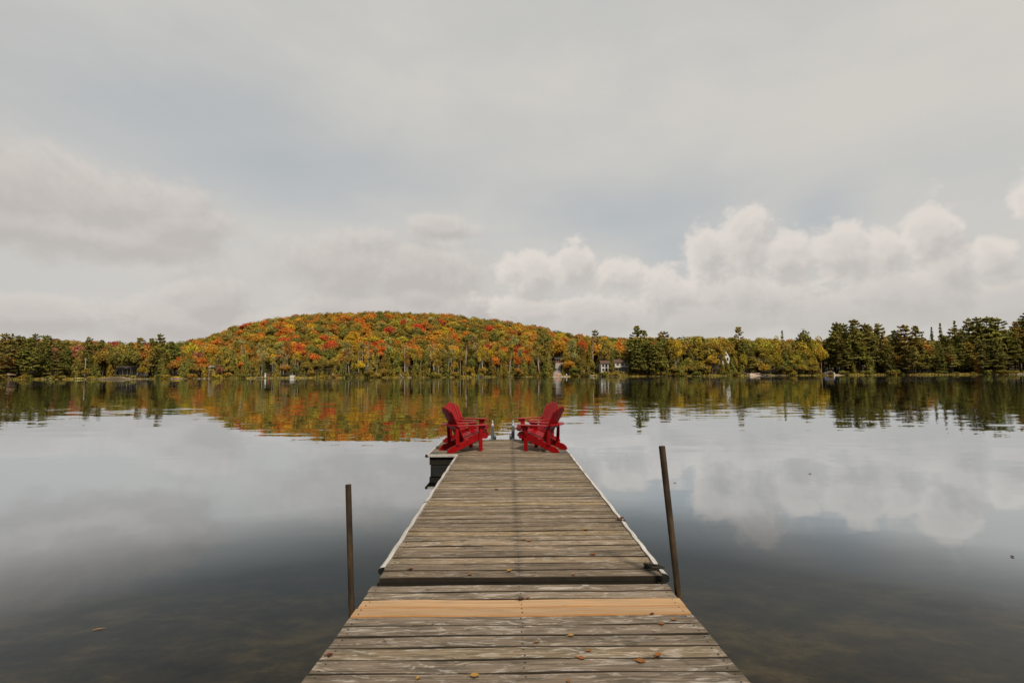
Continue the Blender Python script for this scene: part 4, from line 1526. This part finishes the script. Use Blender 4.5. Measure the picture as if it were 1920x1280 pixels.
dock = thing('floating_dock', 'weathered grey plank floating dock with white edging running into the lake', 'dock', (0, 0, DZ0))
dock.rotation_euler = (ang, 0, 0)
mb = MB()
YEL = {2: .2, 5: .15, 7: .75, 8: .3, 10: .25, 12: .8, 15: .9, 16: .35, 19: .45, 22: .5, 24: .85, 27: .4, 30: .5, 31: .9, 34: .55, 37: .5, 39: .4}
plank_set(mb, XL, XR, Y0D, Y1D, 42, yellow=lambda i: YEL.get(i, rng.uniform(0, .22)), grey=.7)
mb.build('decking', [M['weathered'], M['nail'], M['plankedge']], dock)
mb = MB()
plank_set(mb, XT, XR, Y1D + .012, Y2D, 17, yellow=lambda i: rng.uniform(.0, .35), grey=.6)
o = mb.build('end_decking', [M['weathered'], M['nail'], M['plankedge']], dock)
fr = MB()
for x in (XL + .04, .06, XR - .08):
    fr.box(x, x + .04, Y0D + .034, Y1D - .02, -.19, -.038)
fr.box(XL - .01, XR + .01, Y0D + .004, Y0D + .028, -.20, -.040)
fr.build('joists', M['darkwood'], dock)
fr = MB()
fr.box(XT + .02, XL - .03, Y1D + .03, Y1D + .07, -.205, -.039)
fr.box(XT + .02, XT + .06, Y1D + .075, Y2D - .02, -.205, -.039)
fr.box(XR - .06, XR - .02, Y1D + .03, Y2D - .02, -.205, -.039)
fr.box(XT + .065, XR - .065, Y2D - .06, Y2D - .02, -.205, -.039)
fr.build('end_frame', M['darkwood'], dock)
for x, y, wx, wy in ((XT + .035, Y1D + .045, .56, 2.3), (XL + .12, 4.6, .62, 1.5), (.45, 4.6, .62, 1.5), (XL + .12, 7.6, .62, 1.5), (.45, 7.6, .62, 1.5), (.45, 10.4, .62, 1.6)):
    MB().box(x, x + wx, y, y + wy, -.52, -.205 if wx > .55 else -.206).build('float', M['blackplastic'], dock, .03)


def half_round(x, y0, y1, side, top=.012, rad=.032, n=8):
    """D shaped bumper strip along y, bulging to the side"""
    mb = MB()
    prof = [(0, top), (side * -.02, top)]
    prof = [(side * -.018, top + .004)] + [(side * rad * 1.15 * math.sin(math.pi * k / n), top - rad + rad * math.cos(math.pi * k / n)) for k in range(n + 1)] + [(side * -.018, top - 2 * rad)]
    ks = 24
    vs, fs = [], []
    m_ = len(prof)
    for j in range(ks + 1):
        y = y0 + (y1 - y0) * j / ks
        wx = .004 * math.sin(j * 1.1 + x) + rng.uniform(-.002, .002)
        for a, b in prof:
            vs.append((x + a + wx, y, b))
    for j in range(ks):
        for q in range(m_):
            f = (j * m_ + q, j * m_ + (q + 1) % m_, (j + 1) * m_ + (q + 1) % m_, (j + 1) * m_ + q)
            fs.append(f if side > 0 else f[::-1])
    mb.add(vs, fs)
    mb.add([vs[q] for q in range(m_)], [tuple(range(m_))], 1)
    mb.add([vs[ks * m_ + q] for q in range(m_)], [tuple(range(m_ - 1, -1, -1))], 1)
    return mb


for x, y0, y1, s_ in ((XL - .012, 4.19, 6.30, -1), (XL - .012, 6.34, 8.9, -1), (XL - .010, 8.93, Y1D - .01, -1), (XR + .012, 4.02, 5.46, 1), (XR + .012, 5.50, 8.2, 1), (XR + .012, 8.24, Y1D, 1), (XR + .012, Y1D + .05, Y2D, 1), (XT - .012, Y1D + .03, Y2D, -1)):
    half_round(x, y0, y1, s_).build('edging', [M['trim'], M['blackplastic']], dock)
e = MB()
e.box(XT - .02, XL - .025, Y1D - .02, Y1D + .008, -.04, .016)
e.build('edging', M['trim'], dock, .006)
MB().tube([(XT - .035, Y1D - .03, -.015), (XT - .035, Y1D + .025, -.015)], .03, 10).build('end_cap', M['blackplastic'], dock)
# brackets and cleats on the deck
for x, y in ((XT + .12, Y1D + .10), (XR - .12, Y1D + .12)):
    b = MB().box(x - .08, x + .08, y - .03, y + .03, .006, .012)
    b.tube([(x - .075, y, .035), (x + .075, y, .035)], .009, 8)
    b.box(x - .03, x - .018, y - .012, y + .012, .012, .03)
    b.box(x + .018, x + .03, y - .012, y + .012, .012, .03)
    b.build('cleat', M['galv'], dock)
b = MB().box(XR - .05, XR + .01, 3.90, 4.01, -.075, -.043)
b.build('hinge', M['nail'], dock)
MB().tube([(XR + .02, 4.0, -.022), (XR + .02, 4.022, -.022)], .034, 10).build('end_cap', M['blackplastic'], dock)


def dk(px, py, lift=0.0):         # point of the floating deck under a pixel
    p = on_plane(px, py, DZ0 + lift, DSL)
    return p


# rope heap by the right edge
p = dk(1224, 1066)
rp = MB()
pts = []
for i in range(70):
    t = i / 69
    a = t * 17
    r = .035 + .018 * math.sin(a * .37) + .014 * t
    pts.append((r * 1.35 * math.cos(a) + .02 * math.sin(a * 2.3), r * .8 * math.sin(a), .012 + .022 * t + .008 * math.sin(a * 1.7)))
rp.tube(pts, .007, 6)
rp.tube([pts[-1], (.05, -.03, .02), (.03, -.06, .012)], .006, 6)
o = tag(rp.build('coiled_rope', M['rope'], smooth=True), 'small heap of dark rope on the right front corner of the floating dock', 'rope')
o.location = p

# near ramp
RY1, RZ1, RSL = 3.881, 0.360, -0.0500
ramp = thing('dock_ramp', 'near weathered plank ramp sloping down to the floating dock, two new planks', 'ramp', (0, RY1, RZ1))
ramp.rotation_euler = (math.atan(RSL), 0, 0)
n = 36
pw = .1355
mb = MB()
TO = n * pw
plank_set(mb, -1.062, 1.214, -TO, 0, n, yellow=lambda i: {n - 8: .45, n - 5: .05}.get(i, rng.uniform(0, .12)), grey=1.0, skip=(n - 3, n - 4), nails=(.075,))
mb.build('decking', [M['weathered'], M['nail'], M['plankedge']], ramp)
for k in (n - 3, n - 4):
    mb = MB()
    plank_set(mb, -1.058, 1.21, -TO + k * pw, -TO + (k + 1) * pw, 1, grey=1.0)
    tag(mb.build('plank', [M['newwood'], M['nail'], M['newedge']], ramp), 'new unweathered yellow plank')
fr = MB()
for x in (-1.0, .06, 1.12):
    fr.box(x, x + .04, -TO + .02, -.03, -.19, -.04)
fr.build('joists', M['darkwood'], ramp)

# posts in the water beside the ramp
for px, py, Y, bx, by, rad, lab, mt in ((653, 908, 3.55, 659.5, 1150, .0205, 'brown steel pipe post left of the ramp, shorter and hollow topped', 'rust'), (1241, 836, 3.85, 1272.5, 1120, .0245, 'tall leaning brown post right of the ramp', 'rust')):
    a, b = at(px, py, Y), at(bx, by, Y - .03)
    d = (b - a).normalized()
    low_ = a + d * ((a.z + 1.2) / -d.z)
    o = thing('mooring_post', lab, 'post', (low_.x, low_.y, low_.z), 0, 'posts beside the ramp')
    q = MB().tube([(0, 0, 0), (a - low_) * .5, (a - low_)], rad, 16, cap=False)
    st = len(q.v)
    q.tube([(a - low_), (a - low_) * .97], rad * .8, 16, cap=False)
    q.add(q.v[32:48] + q.v[st:st + 16], [(k, (k + 1) % 16, 16 + (k + 1) % 16, 16 + k) for k in range(16)])
    q.build('pipe', M[mt], o, smooth=True)
    MB().tube([(a - low_) * .955, (a - low_) * .957], rad * .8, 16).build('hollow_core', M['nail'], o)

# ------------------------------------------------------------------ chairs
def rounded(pts, n=4):
    return pts


def chair_parts():
    """facing +x, feet on z = 0; returns list of (name, MB, bevel)"""
    P = []
    # stringers: long slanted side boards that are also the rear feet
    out = [(-.50, 0.0), (-.36, 0.0), (-.20, .065), (.10, .185), (.30, .262), (.36, .25), (.415, .262), (.43, .30), (.40, .36), (.34, .385), (.24, .375), (-.12, .235), (-.30, .16), (-.42, .125), (-.475, .085), (-.505, .035)]
    for s_ in (-1, 1):
        P.append(('stringer', MB().prism(out, (0, 0), 'y', s_ * .245 - .0125, s_ * .245 + .0125), .004))
    for s_ in (-1, 1):
        a, b = (.2585, .2835) if s_ > 0 else (-.2835, -.2585)
        P.append(('front_leg', MB().box(.20, .285, a, b, 0, .535), .004))
        a2, b2 = (.2845, .3045) if s_ > 0 else (-.3045, -.2845)
        P.append(('arm_bracket', MB().prism([(.212, .535), (.212, .33), (.235, .32), (.275, .42), (.30, .50), (.305, .535)], (0, 0), 'y', a2, b2).prism([(.286, .535), (.286, .36), (.31, .44), (.35, .50), (.375, .535)], (0, 0), 'y', s_ * .271 - .012, s_ * .271 + .012), .003))
    for s_ in (-1, 1):
        a, b = (.2585, .2805) if s_ > 0 else (-.2805, -.2585)
        P.append(('rear_leg', MB().prism([(-.315, .155), (-.235, .155), (-.262, .52), (-.325, .52)], (0, 0), 'y', a, b), .004))
    # arms
    for s_ in (-1, 1):
        o = [(-.36, .20), (-.36, .30), (-.20, .325), (.10, .345), (.30, .365), (.385, .36), (.42, .325), (.42, .265), (.39, .225), (.20, .215), (0, .212)]
        o = [(a, s_ * b) for a, b in o]
        if s_ < 0: o = o[::-1]
        P.append(('arm', MB().prism(o, (0, 0), 'z', .536, .56), .005))
    # crescent back brace at arm height
    o = []
    for k in range(13):
        t = k / 12 * 2 - 1
        o.append((-.345 - .13 * (1 - t * t) - .03, t * .345))
    for k in range(13):
        t = 1 - k / 12 * 2
        o.append((-.285 - .045 * (1 - t * t), t * .30))
    P.append(('back_brace', MB().prism(o[::-1], (0, 0), 'z', .5615, .583), .004))
    # back slats, fanned, leaning back
    bm = MB()
    lean = R(27)
    bx, bz = -.10, .225
    hs = [.69, .75, .785, .785, .75, .69]
    n = 6
    for i in range(n):
        c0 = (i - (n - 1) / 2)
        y0, y1 = c0 * .078, c0 * .101
        w0, w1 = .0335, .0425
        h_ = hs[i]
        tp = []
        for k in range(7):
            a = math.pi * k / 6
            tp.append((y1 + w1 * math.cos(a), h_ + .045 * math.sin(a)))
        tp = [(y0 - w0, 0), (y0 + w0, 0)] + tp
        # curve of the back: middle slats sit further back
        dep = .020 * (1 - (c0 / 2.5) ** 2)
        st = len(bm.v)
        bm.prism(tp, (0, 0), 'x', -.0105 - dep, .0105 - dep)
        bm.transform(Matrix.Translation((bx, 0, bz)) @ Matrix.Rotation(-lean, 4, 'Y'), st)
    P.append(('backrest', bm, .004))
    # seat slats following the stringer, rounded over the front
    sm_ = MB()
    prof = [(-.14, .232), (-.06, .262), (.02, .292), (.10, .322), (.18, .352), (.25, .377), (.32, .393), (.385, .386), (.432, .345), (.445, .30)]
    for i in range(len(prof) - 1):
        (xa, za), (xb, zb) = prof[i], prof[i + 1]
        d = Vector((xb - xa, 0, zb - za)).normalized()
        nn = Vector((-d.z, 0, d.x)) * .020
        a = Vector((xa, 0, za + .004)) + d * .004
        b = Vector((xb, 0, zb + .004)) - d * .004
        vs = [Vector((q.x, yy_, q.z)) for yy_ in (-.257, .257) for q in (a, b, b + nn, a + nn)]
        sm_.add(vs, [(0, 1, 2, 3), (7, 6, 5, 4), (0, 4, 5, 1), (1, 5, 6, 2), (2, 6, 7, 3), (3, 7, 4, 0)])
    P.append(('seat', sm_, .003))
    P.append(('rear_crossbar', MB().box(-.19, -.165, -.23, .23, .10, .19).box(-.315, -.29, -.257, .257, .49, .535), .003))
    return P


CHAIR_RED = (.25, .0026, .0045, 1)


def make_chair(label):
    t = thing('adirondack_chair', label, 'chair', (0, 0, 0), 0, 'red chairs at the end of the dock')
    for nm, mb_, bv in chair_parts():
        o = mb_.build(nm, M['red'], t, bv)
        o.color = CHAIR_RED
    return t


def copy_tree(o, parent=None):
    c = o.copy()
    COL.objects.link(c)
    if parent is not None:
        c.parent = parent
    for ch in list(o.children):
        copy_tree(ch, c)
    return c


spots = [(-0.955, 10.70, 27, 'red slatted garden chair, near left, turned away to show its shaded back'), (-1.04, 11.98, -25, 'red slatted garden chair at far left, facing the camera side'),
         (0.695, 10.66, 180 - 27, 'red slatted garden chair, near right, turned away to show its back'), (0.68, 11.98, 180 + 25, 'red slatted garden chair at far right, facing the camera side')]
first = make_chair(spots[0][3])
for i, (x, y, a, lab) in enumerate(spots):
    c = first if i == 0 else copy_tree(first)
    c.location = (x, y, DZ0 + DSL * y + .004)
    c.rotation_euler = (ang, 0, R(a))
    c['label'] = lab

# far away chairs: one mesh each, too small to show parts
fm = MB()
for nm, mb_, bv in chair_parts():
    fm.add(mb_.v, mb_.f)
fme = fm.mesh('far_chair', [M['paint']])
for px, Y, colr, cw in ((1043.5, 253.2, (.50, .05, .03), 'red'), (1048, 253.6, (.60, .16, .02), 'orange'), (1052.5, 253.3, (.60, .34, .03), 'yellow'), (1057, 253.6, (.55, .09, .04), 'dark orange'), (1063, 253.2, (.62, .62, .6), 'white')):
    o = link(bpy.data.objects.new('beach_chair', fme))
    o.location = bank(px, Y) + Vector((0, 0, .05))
    o.rotation_euler = (0, 0, R(-90 + rng.uniform(-15, 15)))
    o.color = (*colr, 1)
    tag(o, f'small {cw} chair in the row on the gravel below the red cottage', 'chair', 'coloured chairs on the far beach')
for px, sd_ in ((897.5, 'left'), (902.5, 'right')):
    o = link(bpy.data.objects.new('beach_chair', fme))
    o.location = bank(px, 252.2) + Vector((0, 0, .05))
    o.rotation_euler = (0, 0, R(-90))
    o.color = (.03, .22, .22, 1)
    tag(o, f'{sd_} teal chair of the pair behind the pale jetty', 'chair', 'teal chairs on the far bank')

# ------------------------------------------------------------------ ladder at the end of the dock
LY = 12.42
lad = thing('swim_ladder', 'grey metal swim ladder with two upright handles at the dock end', 'ladder', (0.0, LY, DZ0 + DSL * LY))
for px, s_ in ((923.5, 1), (962.0, -1)):
    x = at(px, 820, LY).x
    u = MB().box(x - .040, x + .040, -.028, .028, -.9, .34)
    u.box(x - .08, x + .08, -.05, .05, .002, .016)
    u.build('upright', M['galv'], lad, .006)
    hd = MB()
    hd.tube([(x, 0, .342), (x, 0, .38), (x, 0, .405)], [.036, .034, .024], 12)
    hd.tube([(x, 0, .406), (x, 0, .45), (x, 0, .475), (x, 0, .487)], [.021, .021, .016, .006], 12)
    hd.build('handle', M['palemetal'], lad, smooth=False)
    hx = x + s_ * .065
    hb = MB().tube([(hx - .026, 0, .085), (hx + .026, 0, .085)], .074, 18)
    hb.build('roller', M['galv'], lad, .005)
    MB().tube([(hx + s_ * .0265, 0, .085), (hx + s_ * .034, 0, .085)], .03, 14).build('roller_hub', M['palemetal'], lad)
xa, xb = at(923.5, 820, LY).x, at(962, 820, LY).x
for z in (-.75, -.48):
    MB().box(xa + .037, xb - .037, -.02, .02, z, z + .03).build('rung', M['galv'], lad)

# ------------------------------------------------------------------ fallen leaves
def leaf_mb(seed, size):
    r = random.Random(seed)
    mb = MB()
    n, k = 9, 4
    vs, fs = [], []
    cup, twist = r.uniform(.15, .45), r.uniform(-.3, .3)
    for i in range(n):
        t = i / (n - 1)
        wv = .36 * math.sin(math.pi * min(1, t * .94 + .04)) ** .8 * (1 + .12 * math.sin(t * 19 + seed))
        for j in range(k + 1):
            s_ = j / k * 2 - 1
            x = (t - .5)
            y = s_ * wv
            z = cup * (s_ * s_) * wv * 1.3 + .25 * cup * (2 * t - 1) ** 2 + twist * .12 * s_ * (t - .5) + .02
            vs.append((x * size, y * size, z * size))
    for i in range(n - 1):
        for j in range(k):
            q = i * (k + 1) + j
            fs.append((q, q + 1, q + k + 2, q + k + 1))
    m_ = len(vs)
    vs += [(x, y, z + .0012) for x, y, z in vs]
    fs += [tuple(v + m_ for v in f[::-1]) for f in fs]
    mb.add(vs, fs)
    mb.tube([(-.5 * size, 0, .03 * size), (-.66 * size, .03 * size, .05 * size), (-.82 * size, .02 * size, .03 * size)], .0022, 4)
    return mb


BR, OR, YE, RD, TN = (.09, .035, .012), (.30, .12, .03), (.42, .24, .06), (.12, .025, .018), (.26, .15, .07)


def leaf(px, py, size, colr, label, where, rz=None):
    size *= .80
    colr = tuple(v * .68 for v in colr)
    if where == 'ramp':
        p = on_plane(px, py, RZ1 - RSL * RY1 + .006, RSL)
    elif where == 'deck':
        p = on_plane(px, py, DZ0 + .006, DSL)
    else:
        p = on_plane(px, py, .002)
    o = leaf_mb(int(px * 3 + py), size).build('fallen_leaf', M['leafdry'], smooth=True)
    o.location = p
    o.rotation_euler = (0, 0, rng.uniform(0, 6.28) if rz is None else rz)
    o.color = (*colr, 1)
    tag(o, label, 'leaf', {'ramp': 'dry leaves on the ramp', 'deck': 'dry leaves on the floating dock', 'water': 'leaves floating on the water'}[where])


for a in [(977, 1122, .060, BR, 'dark brown curled leaf on the far edge of the new planks', 'ramp', .2), (989.5, 1121, .032, OR, 'tiny tan leaf just right of the dark curled leaf', 'ramp', 3.0),
          (1007, 1203, .044, TN, 'square tan leaf near the middle of the ramp', 'ramp', .4), (1071, 1191, .044, YE, 'yellow brown leaf straddling a plank gap right of centre', 'ramp', .1), (1104, 1220, .036, OR, 'small orange brown leaf above the gap right of centre', 'ramp', .3),
          (1090, 1233, .052, OR, 'cupped orange leaf on the plank gap right of centre', 'ramp', -.4), (1264, 1161, .056, TN, 'dark tan leaf closest to the right edge of the ramp', 'ramp', .5), (1241, 1169.5, .046, OR, 'flat orange leaf lodged in a gap near the right edge', 'ramp', .0),
          (1223.5, 1150, .034, BR, 'tiny brown leaf at the lower edge of the new planks', 'ramp', .2), (1234, 1228, .058, OR, 'upright curled orange brown leaf at lower right', 'ramp', .6), (1201, 1239, .066, OR, 'largest orange brown leaf at lower right of the ramp', 'ramp', -.3),
          (784, 1271, .034, YE, 'yellow leaf at lower left of the ramp', 'ramp', 1.2), (618, 1228, .044, RD, 'dark red folded leaf at the left edge of the ramp', 'ramp', .1), (890, 1267, .060, YE, 'crumpled golden leaf at the bottom, left of centre', 'ramp', .0), (1066, 1276, .036, OR, 'narrow orange leaf at the bottom right of centre', 'ramp', 1.4),
          (982, 1011, .050, YE, 'yellow leaf by the dark centre line of the dock', 'deck', .2), (993, 1013.5, .055, OR, 'brown orange leaf right beside the yellow leaf at the centre line', 'deck', .1), (1098, 993, .060, OR, 'orange leaf on the right half of the dock, nearer the chairs', 'deck', .3), (1112, 1039, .062, OR, 'orange leaf on the right half of the dock, nearer the ramp', 'deck', .0),
          (955, 1070, .056, YE, 'golden leaf near the front edge of the dock at centre', 'deck', .5), (881.5, 1077, .046, OR, 'brown leaf at the dock front, left of the golden one', 'deck', .2), (770, 1067, .046, RD, 'reddish leaf near the left front corner of the dock', 'deck', .1), (931, 917, .070, BR, 'small dark leaf farthest along the dock, left of the centre line', 'deck', .4), (1076, 1077, .036, OR, 'tiny orange leaf at the dock front, right of centre', 'deck', .6),
          (1162, 974, .085, RD, 'left reddish leaf of the clump by the right edging joint', 'deck', .3), (1169, 977, .085, BR, 'right dark leaf of the clump by the right edging joint', 'deck', 1.1), (1166, 971, .07, RD, 'rear red leaf of the clump by the right edging joint', 'deck', 2.0),
          (1519, 888, .07, OR, 'brown leaf floating among the cloud reflections', 'water', .2), (1266, 905, .05, TN, 'tan leaf floating just right of the tall post', 'water', .1), (1898, 1043, .055, BR, 'dark leaf floating near the right edge of the picture', 'water', .4)]:
    leaf(*a)
p = on_plane(184, 1179, .004)
o = tag(MB().tube([(-.035, -.012, 0), (0, .004, .004), (.04, .02, 0)], [.002, .003, .0015], 6).build('twig', M['leafdry']), 'orange twig floating in the dark water at lower left', 'twig')
o.location = p
o.color = (.35, .18, .06, 1)
